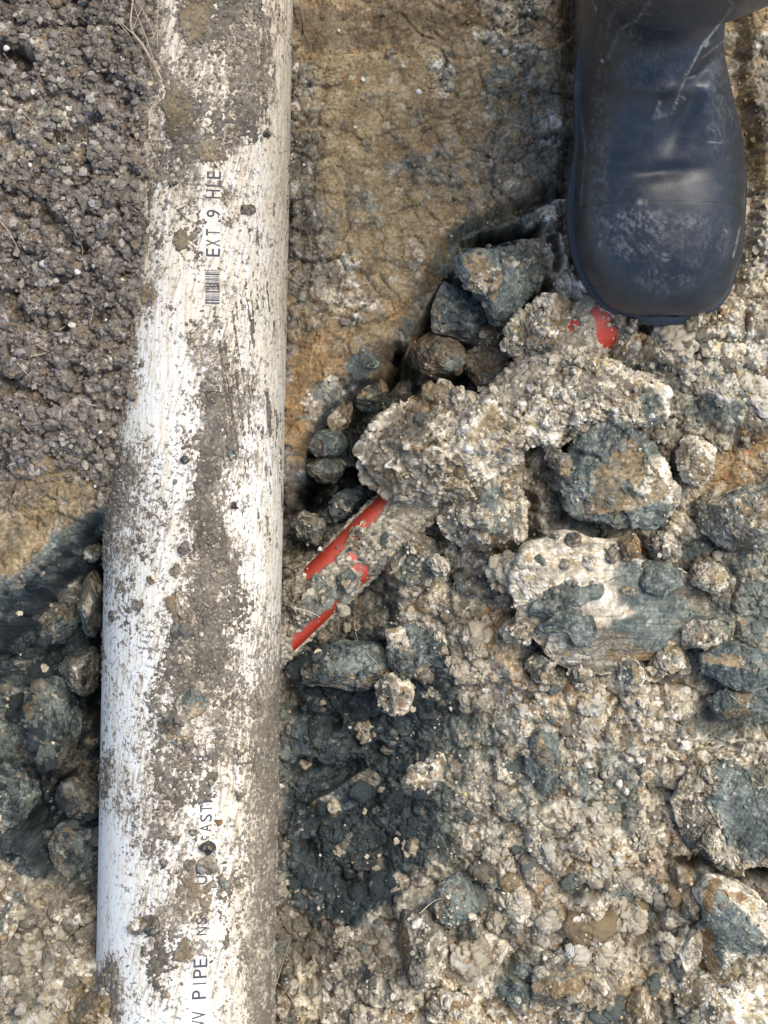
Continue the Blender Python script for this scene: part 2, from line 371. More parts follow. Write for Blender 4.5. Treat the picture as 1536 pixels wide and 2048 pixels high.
def mat_pipe():
    m = bpy.data.materials.new('scuffed white plastic'); m.use_nodes = True; n = m.node_tree; N = n.nodes; N.clear(); L = n.links.new
    out = N.new('ShaderNodeOutputMaterial'); b = N.new('ShaderNodeBsdfPrincipled'); L(b.outputs[0], out.inputs[0])
    a = N.new('ShaderNodeAttribute'); a.attribute_name = 'Col'; tc = N.new('ShaderNodeTexCoord')
    def noise(scale, vec, det=5, ro=.65):
        q = N.new('ShaderNodeTexNoise'); q.inputs['Scale'].default_value = scale; q.inputs['Detail'].default_value = det; q.inputs['Roughness'].default_value = ro; L(vec, q.inputs['Vector']); return q.outputs[0]
    def math_(op, x, y):
        q = N.new('ShaderNodeMath'); q.operation = op
        for i, v in enumerate((x, y)):
            if isinstance(v, (int, float)): q.inputs[i].default_value = v
            else: L(v, q.inputs[i])
        return q.outputs[0]
    def ramp(x, lo, hi):
        q = N.new('ShaderNodeMapRange'); q.inputs[1].default_value = lo; q.inputs[2].default_value = hi; q.interpolation_type = 'SMOOTHSTEP'; L(x, q.inputs[0]); return q.outputs[0]
    def mix(f, x, y):
        q = N.new('ShaderNodeMix'); q.data_type = 'RGBA'; L(f, q.inputs[0])
        for i, v in ((6, x), (7, y)):
            if isinstance(v, tuple): q.inputs[i].default_value = (*v, 1)
            else: L(v, q.inputs[i])
        return q.outputs[2]
    mp = N.new('ShaderNodeMapping'); mp.inputs['Scale'].default_value = (1, .07, 1); mp.inputs['Rotation'].default_value = (0, 0, .02); L(tc.outputs['Object'], mp.inputs[0])
    mp2 = N.new('ShaderNodeMapping'); mp2.inputs['Rotation'].default_value = (0, 0, .26); L(tc.outputs['Object'], mp2.inputs[0])
    mp3 = N.new('ShaderNodeMapping'); mp3.inputs['Scale'].default_value = (1, .10, 1); L(mp2.outputs[0], mp3.inputs[0])
    s1 = noise(650, mp.outputs[0]); s2 = noise(520, mp3.outputs[0]); sp = noise(360, tc.outputs['Object'], 7, .75); sp2 = noise(110, tc.outputs['Object'], 4)
    d = a.outputs['Alpha']
    c = mix(math_('MULTIPLY', ramp(math_('ADD', s1, math_('MULTIPLY', d, .22)), .56, .80), .7), a.outputs['Color'], (.60, .50, .34))
    c = mix(math_('MULTIPLY', ramp(math_('ADD', s2, math_('MULTIPLY', d, .30)), .62, .76), .8), c, (.30, .235, .155))
    c = mix(math_('MULTIPLY', ramp(math_('ADD', math_('ADD', math_('MULTIPLY', sp, .75), math_('MULTIPLY', sp2, .25)), math_('MULTIPLY', d, .19)), .595, .64), .92), c, (.15, .125, .095))
    L(c, b.inputs['Base Color']); b.inputs['Roughness'].default_value = .6; b.inputs['Specular IOR Level'].default_value = .35
    bp = N.new('ShaderNodeBump'); bp.inputs['Strength'].default_value = .5; bp.inputs['Distance'].default_value = .0006; L(sp, bp.inputs['Height']); L(bp.outputs[0], b.inputs['Normal'])
    return m
M_PVC = mat_pipe()
M_RED = mat_earth('red plastic', rough=.40, bump=.12, bscale=500., strength=.12, spec=.6)
M_INK = mat_earth('black ink', rough=.6, bump=.1, strength=.25)
M_RUB = mat_earth('black rubber', rough=.80, bump=.16, bscale=650., strength=.28, spec=.62)
M_ROOT = mat_earth('dry root', rough=.8, bump=.4, bscale=900., strength=.25)

# ------------------------------------------------------------------ detail of broken earth
def relief(p, Wt, seed=0, size=1.0):
    """returns displacement in metres, hash of two crumb scales"""
    nz = fbm2 if len(p) == 2 else fbm3; n_ = noise2 if len(p) == 2 else noise3
    P = [c + .0022 * nz(*[q * 150 for q in p], 3, 90 + i + seed, .65) + .0005 * n_(*[q * 620 for q in p], 96 + i) for i, c in enumerate(p)]
    Wn = Wt / (Wt.sum(-1, keepdims=True) + 1e-6)
    a = Wn @ AMP
    d = a * size * .010 * nz(*[q * 32 for q in p], 3, seed + 10)
    F1, F2, H1, T = worley(P, 42., seed + 11); d = d + a * size * (.0100 * ((1 - F1 * F1) * (.25 + .7 * rnd(H1, 1)) + .45 * rnd(H1, 9) + .85 * T - .4) - .006 * np.clip(.16 - (F2 - F1), 0, .16) / .16)
    F1, F2, H2, T = worley(P, 105., seed + 12); d = d + a * (.0042 * ((1 - 1.2 * F1 * F1) * (.15 + .8 * rnd(H2, 1)) + .4 * rnd(H2, 9) + .7 * T - .4) - .0028 * np.clip(.16 - (F2 - F1), 0, .16) / .16)
    F1, F2, H3, T = worley(P, 250., seed + 13); d = d + a * .0019 * ((1 - 1.3 * F1 * F1) * (.1 + .8 * rnd(H3, 1)) + .55 * rnd(H3, 9) + .6 * T - .4)
    F1, F2, H4, T = worley(P, 520., seed + 14); d = d + (a * .9 + .05) * .0008 * ((1 - 1.3 * F1 * F1) * (.1 + 1.5 * rnd(H4, 1)) - .4)
    fl = 1 - np.abs(n_(*[q * 210 for q in P], seed + 21)); fl2 = 1 - np.abs(n_(*[q * 460 for q in P], seed + 22))
    d = d + a * (.0019 * fl * fl + .0013 * fl2 * fl2)
    s = 1 - a
    F1, F2, H5, T = worley([c + .005 * nz(*[q * 50 for q in p], 3, 70 + i + seed) for i, c in enumerate(p)], 30., seed + 15)
    crack = np.exp(-((F2 - F1) / .05) ** 2) * np.clip(nz(*[q * 24 for q in p], 2, seed + 16) * 5, 0, 1)
    F1, F2, H6, T6 = worley([c + .003 * nz(*[q * 110 for q in p], 3, 75 + i + seed) for i, c in enumerate(p)], 72., seed + 25)
    crack2 = np.exp(-((F2 - F1) / .05) ** 2) * np.clip(nz(*[q * 40 for q in p], 2, seed + 26) * 5 - .6, 0, 1)
    d = d + s * (.0044 * nz(*[q * 60 for q in p], 4, seed + 17, .5) + .0016 * T - .0030 * crack - .0016 * crack2)
    ridged = 1 - np.abs(nz(*[q * 170 for q in p], 3, seed + 18, .65))
    d = d + s * .0009 * ridged
    return d.astype(np.float32), H2, H3

# ------------------------------------------------------------------ ground, one sheet
print('ground')
STEP = .00064
def axis(lo, hi):
    core = np.arange(lo, hi, STEP)
    ext = [STEP]; 
    while sum(ext) < .28: ext.append(min(ext[-1] * 1.04, .0024))
    while sum(ext) < 4: ext.append(ext[-1] * 1.22)
    e = np.cumsum(ext)
    return np.concatenate([lo - e[::-1], core, core[-1] + e])
gx = axis(-.285, .285); gy = axis(-.375, .375)
X, Y = np.meshgrid(gx, gy); sh = X.shape; X = X.ravel(); Y = Y.ravel()
def seg(px, py, x0, y0, x1, y1):
    """signed distance (photo px) to an infinite line and the place along it"""
    L = math.hypot(x1 - x0, y1 - y0); ux, uy = (x1 - x0) / L, (y1 - y0) / L
    return (px - x0) * uy - (py - y0) * ux, (px - x0) * ux + (py - y0) * uy
def sstep(a, b, x):
    t = np.clip((x - a) / (b - a), 0, 1); return t * t * (3 - 2 * t)
def polydist(px, py, pts):
    d = np.full(px.shape, 1e9); 
    for (x0, y0), (x1, y1) in zip(pts[:-1], pts[1:]):
        ex, ey = x1 - x0, y1 - y0
        t = np.clip(((px - x0) * ex + (py - y0) * ey) / (ex * ex + ey * ey), 0, 1)
        d = np.minimum(d, np.hypot(px - x0 - t * ex, py - y0 - t * ey))
    return d
def inside(px, py, pts):
    r = np.zeros(px.shape, bool)
    for (x0, y0), (x1, y1) in zip(pts, pts[1:] + pts[:1]):
        c = ((y0 > py) != (y1 > py)) & (px < (x1 - x0) * (py - y0) / (y1 - y0 + 1e-9) + x0)
        r ^= c
    return r
SHELF = [(560, -200), (1700, -200), (1700, 380), (1130, 395), (1075, 420), (1000, 445), (930, 478), (895, 530), (870, 590), (832, 655), (806, 712), (722, 768), (674, 822), (642, 885), (614, 965), (560, 1020)]
BANK = [(-400, -400), (420, -400), (420, 960), (215, 985), (150, 1040), (60, 1120), (-40, 1200), (-400, 1400)]
RECESS = [(600, -300), (1165, -300), (1165, 60), (1100, 110), (1010, 95), (950, 60), (905, 100), (840, 98), (780, 118), (700, 120), (640, 128), (612, 110), (600, 60)]
def base_height(px, py, x, y):
    wx = 26 * fbm2(x * 24, y * 24, 3, 31); wy = 26 * fbm2(x * 24, y * 24, 3, 32)
    z = bil(_H, px + wx, py + wy)
    qx = px + wx * .4; qy = py + wy * .4
    # brown clay shelf on the right with a sharp rounded lip
    s = np.where(inside(qx, qy, SHELF), 1, -1) * polydist(qx, qy, SHELF)
    shelf = -.016 + .006 * noise2(x * 8, y * 8, 5) - .030 * sstep(70, 0, s) ** 2
    w = sstep(-22, 12, s) * sstep(1250, 1120, px)
    z = z * (1 - w) + shelf * w
    r = np.where(inside(qx, qy, RECESS), 1, -1) * polydist(qx, qy, RECESS)
    z = z - .030 * sstep(-4, 12, r)
    s = np.where(inside(qx, qy, BANK), 1, -1) * polydist(qx, qy, BANK)
    w = sstep(-10, 10, s)
    low = (py > 900) * 1.0
    # smooth clay wall going down from the bank into the hole at the lower left
    d, t = seg(px, py, 0, 1130, 215, 985)
    z = np.where((px < 260) & (py > 860) & (py < 1420), np.maximum(z - .012 * sstep(0, -60, s), z * 0 + (.020 - .088 * sstep(10, -175, s))), z)
    z = z - .006 * sstep(60, 0, (px - 590)) * sstep(950, 900, py) * (px > 560)
    return z
CREV = [([(-60, 1320), (0, 1290), (70, 1210), (140, 1120), (200, 1060)], 30, .022), ([(930, 500), (970, 478), (1040, 462), (1075, 455)], 13, .05), ([(590, 1010), (640, 975), (720, 960)], 26, .035), ([(800, 700), (785, 745), (760, 775)], 14, .05),
        ([(1110, 470), (1120, 520), (1085, 590), (1030, 620)], 10, .035), ([(1020, 985), (1060, 1010), (1060, 1060), (1015, 1110)], 26, .02), ([(600, 930), (575, 1040)], 26, .02),
        ([(1340, 1730), (1400, 1720), (1440, 1750), (1530, 1740)], 14, .03), ([(1010, 1870), (1040, 1900), (1000, 1950)], 16, .014), ([(1140, 1790), (1200, 1770)], 16, .012), ([(1270, 1880), (1310, 1850), (1340, 1800)], 16, .014), ([(1235, 1420), (1250, 1475)], 16, .012),
        ([(570, 1380), (600, 1420), (700, 1440)], 22, .02), ([(600, 1530), (680, 1560), (760, 1500)], 20, .014), ([(620, 1700), (680, 1760), (760, 1740)], 24, .018), ([(60, 1660), (110, 1600), (150, 1560)], 22, .014), ([(-10, 1540), (40, 1520), (60, 1660)], 20, .012), ([(200, 1100), (190, 1500)], 20, .03),
        ([(0, 100), (30, 110), (50, 130)], 22, .02), ([(150, 745), (190, 760), (240, 745)], 16, .012), ([(20, 600), (60, 640), (130, 650)], 18, .012), ([(250, 210), (180, 260), (100, 280)], 20, .012), ([(230, 60), (215, 200)], 22, .010), ([(60, 400), (160, 500)], 20, .010), ([(250, 560), (200, 640)], 18, .010), ([(20, 760), (90, 800)], 20, .010)]
BOOT = [(1150, -100), (1150, 250), (1138, 350), (1138, 430), (1150, 505), (1190, 588), (1250, 642), (1330, 660), (1405, 640), (1460, 580), (1492, 490), (1505, 350), (1500, 250), (1480, 160), (1480, -100)]
def carve(z, px, py, x, y):
    wx = 9 * fbm2(x * 70, y * 70, 3, 41, .6); wy = 9 * fbm2(x * 70, y * 70, 3, 42, .6)
    for pts, w, dep in CREV:
        xs = [q[0] for q in pts]; ys = [q[1] for q in pts]
        m = (px > min(xs) - 80) & (px < max(xs) + 80) & (py > min(ys) - 80) & (py < max(ys) + 80)
        d = polydist(px[m] + wx[m], py[m] + wy[m], pts)
        z[m] -= dep * sstep(w * 1.3, w * .2, d) * np.clip(.75 + 1.3 * noise2(x[m] * 60, y[m] * 60, 43), .15, 1.3)
    zone = [(700, 860), (800, 740), (1010, 730), (1120, 700), (1400, 690), (1440, 860), (1700, 880), (1700, 1440), (1400, 1460), (1330, 1340), (1040, 1360), (960, 1230), (860, 1180), (720, 1100)]
    sz = np.where(inside(px, py, zone), 1, -1) * polydist(px, py, zone); z = z - .016 * sstep(-20, 25, sz + wx)
    z = z - .010 * np.clip(fbm2(x * 14 + 3, y * 14, 2, 47) * 2, 0, 1) * (px > 600)
    zone = [(610, 900), (660, 830), (730, 775), (815, 715), (850, 640), (900, 560), (960, 590), (1030, 650), (1010, 730), (850, 765), (730, 860), (700, 985), (600, 1040)]
    sz = np.where(inside(px, py, zone), 1, -1) * polydist(px, py, zone); z = z - .030 * sstep(-14, 14, sz + wx * .6)
    zone = [(-60, 1330), (60, 1230), (200, 1090), (240, 1100), (240, 1760), (90, 1740), (-60, 1560)]
    sz = np.where(inside(px, py, zone), 1, -1) * polydist(px, py, zone); z = z - .020 * sstep(-20, 25, sz + wx)
    sd = np.where(inside(px, py, BOOT), 1, -1) * polydist(px, py, BOOT)
    z = z - .020 * sstep(-34, 6, sd)
    return z
PX, PY = proj(X, Y, np.zeros_like(X))
Z = base_height(PX, PY, X, Y)
PX, PY = proj(X, Y, Z); Z = carve(base_height(PX, PY, X, Y), PX, PY, X, Y); PX, PY = proj(X, Y, Z)
WT = kinds(PX, PY, X, Y)
D, HC, HF = relief([X, Y], WT)
far = np.maximum(np.abs(X) / .285, np.abs(Y) / .375)
Zg = (Z + D).astype(np.float32)
C, kk = colour(WT, [X, Y], 3, HC, HF)
Cg = np.concatenate([C, kk[:, None]], 1)
ground = link('ground', make_mesh('ground', np.stack([X, Y, Zg], 1), grid_faces(*sh), Cg), M_EARTH)
tag(ground, kind='structure')

# top surface, used only to lay loose pieces on what is below them
RES = .001; NX, NY = 640, 860
def cell(x, y): return np.clip(((x + .32) / RES).astype(int), 0, NX - 1), np.clip(((y + .43) / RES).astype(int), 0, NY - 1)
TOP = np.full((NX, NY), -1., np.float32); OWN = np.zeros((NX, NY), np.int16)
def splat(x, y, z, own=0):
    i, j = cell(x, y); m = (np.abs(x) < .32) & (np.abs(y) < .43)
    T = np.full((NX, NY), -1., np.float32)
    np.maximum.at(T, (i[m], j[m]), z[m])
    w = T > TOP; TOP[w] = T[w]; OWN[w] = own
splat(X, Y, Zg, 0)
def ground_z(x, y):
    i, j = cell(np.atleast_1d(x), np.atleast_1d(y)); return TOP[i, j]
KX = {}

# ------------------------------------------------------------------ clods
def clod(name, label, outline, z, th, kind=None, tilt=(0, 0), p=.75, q=.7, sub=6, size=.6, cat='earth clod', group=None, patches=(), seed=None, soft=.5, vary=1.0, amp=1.0, sub_r=1.0, clean=None, stripe=None, cuts=9, smear=.55):
    """a lump of earth: outline traced in plan, real thickness th (half height), centre height z; patches: (px,py,rx,ry,rot,kind,strength)"""
    seed = seed if seed is not None else (int(outline[0][0] * 7 + outline[0][1] * 13) % 997)
    pts = np.array([at(a, b, 0 if z is None else z)[:2] for a, b in outline]); c = pts.mean(0)
    pa = pts - c; dense = []
    for a, b in zip(pa, np.roll(pa, -1, 0)):
        for t in np.linspace(0, 1, 12, endpoint=False): dense.append(a + (b - a) * t)
    dense = np.array(dense); th_ = np.arctan2(dense[:, 1], dense[:, 0]); r_ = np.hypot(dense[:, 0], dense[:, 1])
    o = np.argsort(th_); th_ = th_[o]; r_ = r_[o]
    V, F = ico(sub)
    a = np.arctan2(V[:, 1], V[:, 0]); r = np.interp(a, np.concatenate([th_ - 2 * np.pi, th_, th_ + 2 * np.pi]), np.tile(r_, 3))
    sxy = np.hypot(V[:, 0], V[:, 1])
    edge = fbm2(c[0] * 40 + np.cos(a) * r * (55 if name != 'clay_slab' else 30), c[1] * 40 + np.sin(a) * r * (55 if name != 'clay_slab' else 30), 3, seed + 2, .6)
    R = r * sxy ** p * .97 * sub_r * (1 + (.10 if name != 'clay_slab' else .16) * edge)
    if z is None:
        top = float(np.median(ground_z(c[0] + dense[::6, 0] * .6, c[1] + dense[::6, 1] * .6))); z = top + th * .35
    x = R * np.cos(a); y = R * np.sin(a); zz = th * np.sign(V[:, 2]) * np.abs(V[:, 2]) ** q
    rs = np.random.RandomState(seed + 77); hx, hy = np.abs(x).max(), np.abs(y).max()
    Un = np.stack([x / hx, y / hy, zz / th], 1); face = np.zeros(len(x), int); dirs = []
    for ci in range(cuts):
        nn = rs.normal(size=3) * [1, 1, .8]; nn[2] = abs(nn[2]) + .35; nn /= np.linalg.norm(nn)
        dd = Un @ nn; lim = rs.uniform(.52, .80) * min(1., dd.max()); over = dd - lim
        face[over > 0] = ci + 1; Un = Un - np.clip(over, 0, None)[:, None] * nn * .88
    x, y, zz = Un[:, 0] * hx, Un[:, 1] * hy, Un[:, 2] * th
    smears = np.where(rs.uniform(size=cuts + 1) < smear, rs.choice([5, 7, 3, 7, 1], cuts + 1), -1); smears[0] = -1
    zz = zz + tilt[0] * x + tilt[1] * y
    P = np.stack([x, y, zz], 1)
    N = vnormals(P, F)
    wx, wy, wz = x + c[0], y + c[1], zz + z
    px, py = proj(wx, wy, wz)
    if kind:
        Wt = np.zeros((len(x), 9), np.float32)
        for k, w in kind.items(): Wt[:, KINDS.index(k)] = w
    else: Wt = kinds(px, py, wx, wy)
    n1 = 16 * fbm3(wx * 60, wy * 60, wz * 60, 3, seed + 5)
    n2 = 16 * fbm3(wx * 60, wy * 60, wz * 60, 3, seed + 9)
    for (cx, cy, rx, ry, rot, k, st) in patches:
        co = math.cos(math.radians(rot)); si = math.sin(math.radians(rot))
        dx = px + n1 - cx; dy = py + n2 - cy
        d = ((dx * co + dy * si) / rx) ** 2 + ((-dx * si + dy * co) / ry) ** 2
        w = np.clip((1.2 - d) * 1.5, 0, 1)[:, None] * (V[:, 2:3] > -.3)
        tgt = np.zeros(9, np.float32); tgt[KINDS.index(k)] = 1
        Wt = Wt * (1 - w * min(st, 1)) + tgt * w * st
    sm = smears[face]; damp = np.ones(len(x), np.float32)
    if (sm >= 0).any():
        nzm = fbm3(wx * 120, wy * 120, wz * 120, 3, seed + 8)
        w = ((sm >= 0) & (nzm > -.28)).astype(np.float32)
        own = Wt.argmax(-1); tgt = np.zeros_like(Wt); tgt[np.arange(len(x)), np.where(sm >= 0, sm, 0)] = 1
        Wt = Wt * (1 - w * .62)[:, None] + tgt * (w * .62)[:, None]; damp = 1 - .68 * w
    D, hc, hf = relief([wx, wy, wz], Wt, seed, size); D = D * damp
    # broken planes give the lump flat faces
    if stripe is not None:
        ca, sa = math.cos(math.radians(stripe)), math.sin(math.radians(stripe)); la = wx * ca + wy * sa; lb = -wx * sa + wy * ca
        g1 = fbm2(lb * 620, la * 26, 4, seed + 31, .7); g2 = fbm2(lb * 160, la * 12, 3, seed + 33)
        D = D + .0010 * g1 + .0014 * g2
    Fw = worley([wx, wy, wz], 1.3 / max(np.ptp(x), np.ptp(y)) * 2, seed + 3)[3]
    D = D * (.35 + .65 * np.clip(np.abs(N[:, 2]) * 1.6, 0, 1)) if (clean or name == 'clay_slab') else D
    N = N * np.array([.5, .5, 1.])
    P = P + N * (D * amp + Fw * .16 * min(np.ptp(x), np.ptp(y)) * .5 * min(1, th / .02))[:, None]
    C, kk = colour(Wt, [wx, wy, wz], seed + 20, hc, hf, soft=soft, vary=vary)
    if stripe is not None: C = C * np.clip(1 + .55 * g1 + .25 * g2, .45, 1.4)[:, None]
    o = link(name, make_mesh(name, P, F, np.concatenate([C, kk[:, None]], 1)), M_EARTH, loc=(c[0], c[1], z))
    tag(o, label, cat, group)
    splat(P[:, 0] + c[0], P[:, 1] + c[1], P[:, 2] + z, 2 if (clean or name == 'clay_slab') else 1)
    return o
def ring(px, py, rx, ry, rot=0, n=11, seed=1, j=.22):
    rr = random.Random(seed); c = math.cos(math.radians(rot)); s = math.sin(math.radians(rot)); out = []
    for k in range(n):
        t = 2 * math.pi * k / n; f = 1 + rr.uniform(-j, j)
        out.append((px + f * (rx * math.cos(t) * c - ry * math.sin(t) * s), py + f * (rx * math.cos(t) * s + ry * math.sin(t) * c)))
    return out
print('clods')
CL = 'earth_clod'
clod(CL, 'large blue-grey clod with a pale crusted face leaning against the brown shelf edge', [(912, 525), (935, 503), (990, 500), (1050, 482), (1100, 490), (1112, 530), (1090, 570), (1050, 600), (1010, 652), (980, 650), (962, 600), (928, 570)], -.012, .020, {'g': 1, 'm': .3}, tilt=(-.1, .25), patches=[(985, 555, 60, 24, -15, 't', 1), (1050, 520, 40, 16, -20, 't', .8), (1000, 620, 30, 30, 0, 'g', 1)])
clod('clay_slab', 'smooth dark slate slab of clay standing below the pale crusted blue-grey clod', [(885, 562), (925, 572), (965, 602), (990, 660), (955, 690), (900, 672), (858, 668), (855, 625)], -.040, .014, {'k': .7, 'g': .6}, tilt=(-.4, .5), size=.2, sub=5)
clod(CL, 'round brown clod down in the hole below the slate slab', [(812, 700), (835, 665), (880, 652), (930, 668), (940, 710), (920, 745), (870, 755), (825, 740)], -.056, .020, {'m': .8, 'd': 1.1}, patches=[(905, 725, 24, 16, 0, 'g', .8)], sub=5)  # brown deepened to paint the hole's shade, as in the brown lumps that follow
clod(CL, 'dim crumbly brown clod between the round brown clod and the pale lump', ring(985, 740, 52, 55, 10, seed=4), -.052, .022, {'d': 1, 'm': .7}, sub=5)
clod(CL, 'small dull brown lump wedged beside the red pipe end by the dark clods', ring(975, 670, 36, 28, 10, seed=14), -.050, .015, {'m': .7, 'd': .9}, sub=5)
clod(CL, 'pale crumbly lump left of the upper red pipe patch', [(1015, 660), (1040, 620), (1080, 590), (1130, 600), (1135, 650), (1130, 690), (1085, 712), (1035, 715), (1008, 695)], -.008, .020, {'t': 1, 'c': .3, 'm': .3}, patches=[(1070, 690, 40, 20, 15, 'm', 1)], sub=6)
clod(CL, 'small tan lump under the red patch near the boot toe', ring(1155, 722, 38, 32, 10, seed=6), .000, .015, {'t': 1, 'c': .3}, sub=5)
clod(CL, 'big warm cream and brown clod perched at the middle of the rubble edge', [(708, 910), (738, 862), (790, 805), (840, 772), (880, 756), (925, 766), (962, 786), (1002, 830), (1050, 870), (1056, 930), (1040, 975), (1000, 985), (940, 1002), (880, 1008), (820, 1004), (768, 988), (728, 962)], -.004, .032, {'t': 1, 'c': .45, 'm': .2}, tilt=(.1, -.05), patches=[(800, 860, 70, 50, -40, 'm', .8), (850, 790, 70, 24, -20, 'b', .9), (960, 830, 50, 40, 30, 'c', .9), (980, 930, 60, 40, 0, 'c', .7), (830, 940, 60, 26, 30, 'g', .35), (780, 960, 60, 24, 15, 'b', .8), (915, 945, 20, 70, 10, 'b', .5)], size=.8)
clod(CL, 'cream lump tucked under the big warm clod in the middle', [(866, 1010), (900, 985), (960, 968), (1030, 972), (1062, 1010), (1048, 1070), (1020, 1104), (960, 1112), (900, 1098), (870, 1050)], -.010, .024, {'t': 1, 'c': .6}, patches=[(930, 1085, 40, 26, 20, 'c', 1), (1000, 1000, 40, 30, 0, 'b', .5)])
clod(CL, 'long pale yellowish clod with a smeared spot right of the big warm clod', [(1032, 850), (1050, 790), (1100, 756), (1150, 722), (1240, 705), (1310, 735), (1345, 775), (1335, 830), (1270, 856), (1190, 832), (1140, 880), (1100, 905), (1045, 890)], .004, .026, {'c': .8, 't': .7}, patches=[(1255, 800, 60, 24, 10, 'o', .45), (1105, 860, 42, 34, -50, 'c', 1.2), (1180, 790, 16, 12, 0, 'g', 1.4), (1300, 810, 34, 34, 20, 'g', .7)])
clod(CL, 'grey-green clod with a frosty white right side above the wide striped slab', [(1148, 870), (1180, 824), (1250, 838), (1320, 876), (1362, 940), (1392, 990), (1372, 1040), (1300, 1056), (1240, 1062), (1180, 1042), (1125, 1014), (1108, 955), (1136, 905)], .008, .030, {'g': 1.1, 'm': .3}, patches=[(1320, 960, 60, 44, 40, 'c', .75), (1290, 925, 22, 36, 0, 'g', .5), (1210, 1010, 60, 24, 0, 'm', .9), (1235, 900, 40, 26, 30, 'm', .4), (1205, 1020, 20, 10, 0, 'o', .7)], size=.5)
clod(CL, 'dark narrow clod squeezed between the pale long clod and the grey-green clod', [(1080, 895), (1105, 885), (1150, 925), (1165, 950), (1140, 965), (1105, 935)], .004, .014, {'m': 1, 'g': .4}, sub=5, size=.3)
clod(CL, 'cream crumbly lump with a bright white tip right of the grey-green clod', ring(1400, 925, 42, 52, 0, seed=31), .006, .022, {'c': .9, 't': .6}, patches=[(1385, 895, 22, 20, 0, 'c', 1.4)])
clod('clay_slab', 'wide flat slab of cream clay with parallel scrape lines and blue-grey smears', [(1016, 1172), (1030, 1115), (1055, 1075), (1100, 1046), (1180, 1068), (1240, 1078), (1300, 1112), (1370, 1130), (1432, 1180), (1440, 1240), (1402, 1300), (1330, 1322), (1250, 1346), (1150, 1350), (1080, 1332), (1050, 1292), (1022, 1230)], -.008, .016, {'b': .35, 'c': .6, 't': .7, 'm': .25}, p=.42, q=.6, cuts=3, smear=0, tilt=(-.27, .03), vary=.65, amp=.32, size=.15, sub=7, stripe=-4, patches=[(1290, 1180, 90, 44, 30, 'g', .9), (1330, 1250, 110, 50, -5, 'g', .9), (1200, 1290, 90, 36, 0, 'm', .55), (1380, 1180, 50, 30, 20, 'm', .6), (1200, 1180, 60, 60, 0, 'c', .3), (1280, 1310, 90, 12, 0, 'b', .6), (1150, 1338, 120, 16, 0, 'm', .8), (1400, 1280, 50, 40, 0, 't', .9), (1425, 1190, 24, 60, 0, 'm', .9), (1300, 1110, 70, 18, 20, 'm', .8), (1030, 1240, 12, 60, -15, 't', .8)], soft=.3)
clod(CL, 'long dark grey-green lump lying on the left half of the wide striped slab', [(1052, 1212), (1080, 1182), (1130, 1160), (1180, 1152), (1212, 1168), (1206, 1190), (1140, 1216), (1085, 1238), (1050, 1236)], None, .009, {'g': .8, 'm': .5, 'k': .3}, sub=5, size=.2, smear=0, clean=True)
clod(CL, 'dark slate wedge below the long grey-green lump on the striped slab', [(1060, 1268), (1085, 1240), (1122, 1215), (1160, 1206), (1186, 1222), (1192, 1262), (1182, 1296), (1152, 1292), (1128, 1262), (1085, 1264)], None, .008, {'k': .6, 'g': .9}, sub=5, size=.2, smear=0, clean=True)
clod(CL, 'blue-grey lump on the upper right part of the wide striped slab', [(1270, 1150), (1290, 1122), (1330, 1118), (1362, 1140), (1370, 1170), (1330, 1192), (1290, 1185)], None, .008, {'g': 1}, sub=5, size=.2, smear=0, clean=True)
clod('stone_chip', 'brown square chip on the upper edge of the wide striped slab', ring(1219, 1106, 15, 20, 0, seed=7), None, .006, {'m': 1}, sub=4, size=.2, cat='earth chip')
clod(CL, 'rust red lump at the upper right corner of the wide striped slab', ring(1262, 1092, 25, 30, 10, seed=8), .014, .012, {'o': 1}, sub=5, size=.3)
for k, (a, b, r, z_) in enumerate([(1036, 1262, 26, -.004), (1085, 1338, 30, -.006), (1168, 1352, 24, -.008), (1258, 1350, 34, -.010), (1345, 1322, 36, -.012), (1405, 1268, 34, -.010), (1420, 1150, 34, -.008), (1330, 1095, 28, -.004), (1012, 1130, 20, -.006)]):
    clod(CL, 'tan crumbly lump banked against the rim of the wide striped slab', ring(a, b, r * 1.25, r * .8, 35 * k, seed=k + 240), z_, .014, {'t': .8, 'm': .5, 'g': .3 * (k % 3)}, sub=5, size=.5, group='lumps banked round the striped slab')
for k, (a, b, r) in enumerate([(1077, 1118, 11), (1143, 1080, 12), (1172, 1124, 13), (1125, 1128, 6), (1108, 1072, 9), (1145, 1165, 8), (1253, 1182, 10)]):
    clod('stone_chip', 'small dark chip stuck on the cream part of the striped slab', ring(a, b, r * 1.25, r, 30 * k, seed=k + 40), None, .004, {'m': 1, 'k': .4}, sub=3, size=.1, cat='earth chip', group='dark chips on the striped slab')
clod(CL, 'grey and tan clod at the right frame edge above the slate pair', [(1390, 1010), (1430, 975), (1500, 960), (1580, 970), (1590, 1080), (1520, 1120), (1460, 1110), (1400, 1075)], .004, .026, {'g': .8, 't': .7}, patches=[(1470, 1050, 50, 30, 0, 't', .7), (1430, 1000, 40, 20, 0, 'o', .4)], size=.5)
clod(CL, 'slate blue clod at the right edge beside the wide striped slab', [(1400, 1310), (1440, 1285), (1510, 1295), (1580, 1310), (1580, 1370), (1510, 1385), (1450, 1372), (1405, 1350)], .004, .020, {'g': 1.1, 'k': .3}, size=.4)
clod(CL, 'lower slate green clod hanging below the slate blue clod at the right edge', [(1420, 1400), (1450, 1378), (1510, 1385), (1530, 1420), (1490, 1450), (1440, 1448)], -.002, .018, {'g': 1.1, 'k': .2}, size=.4)
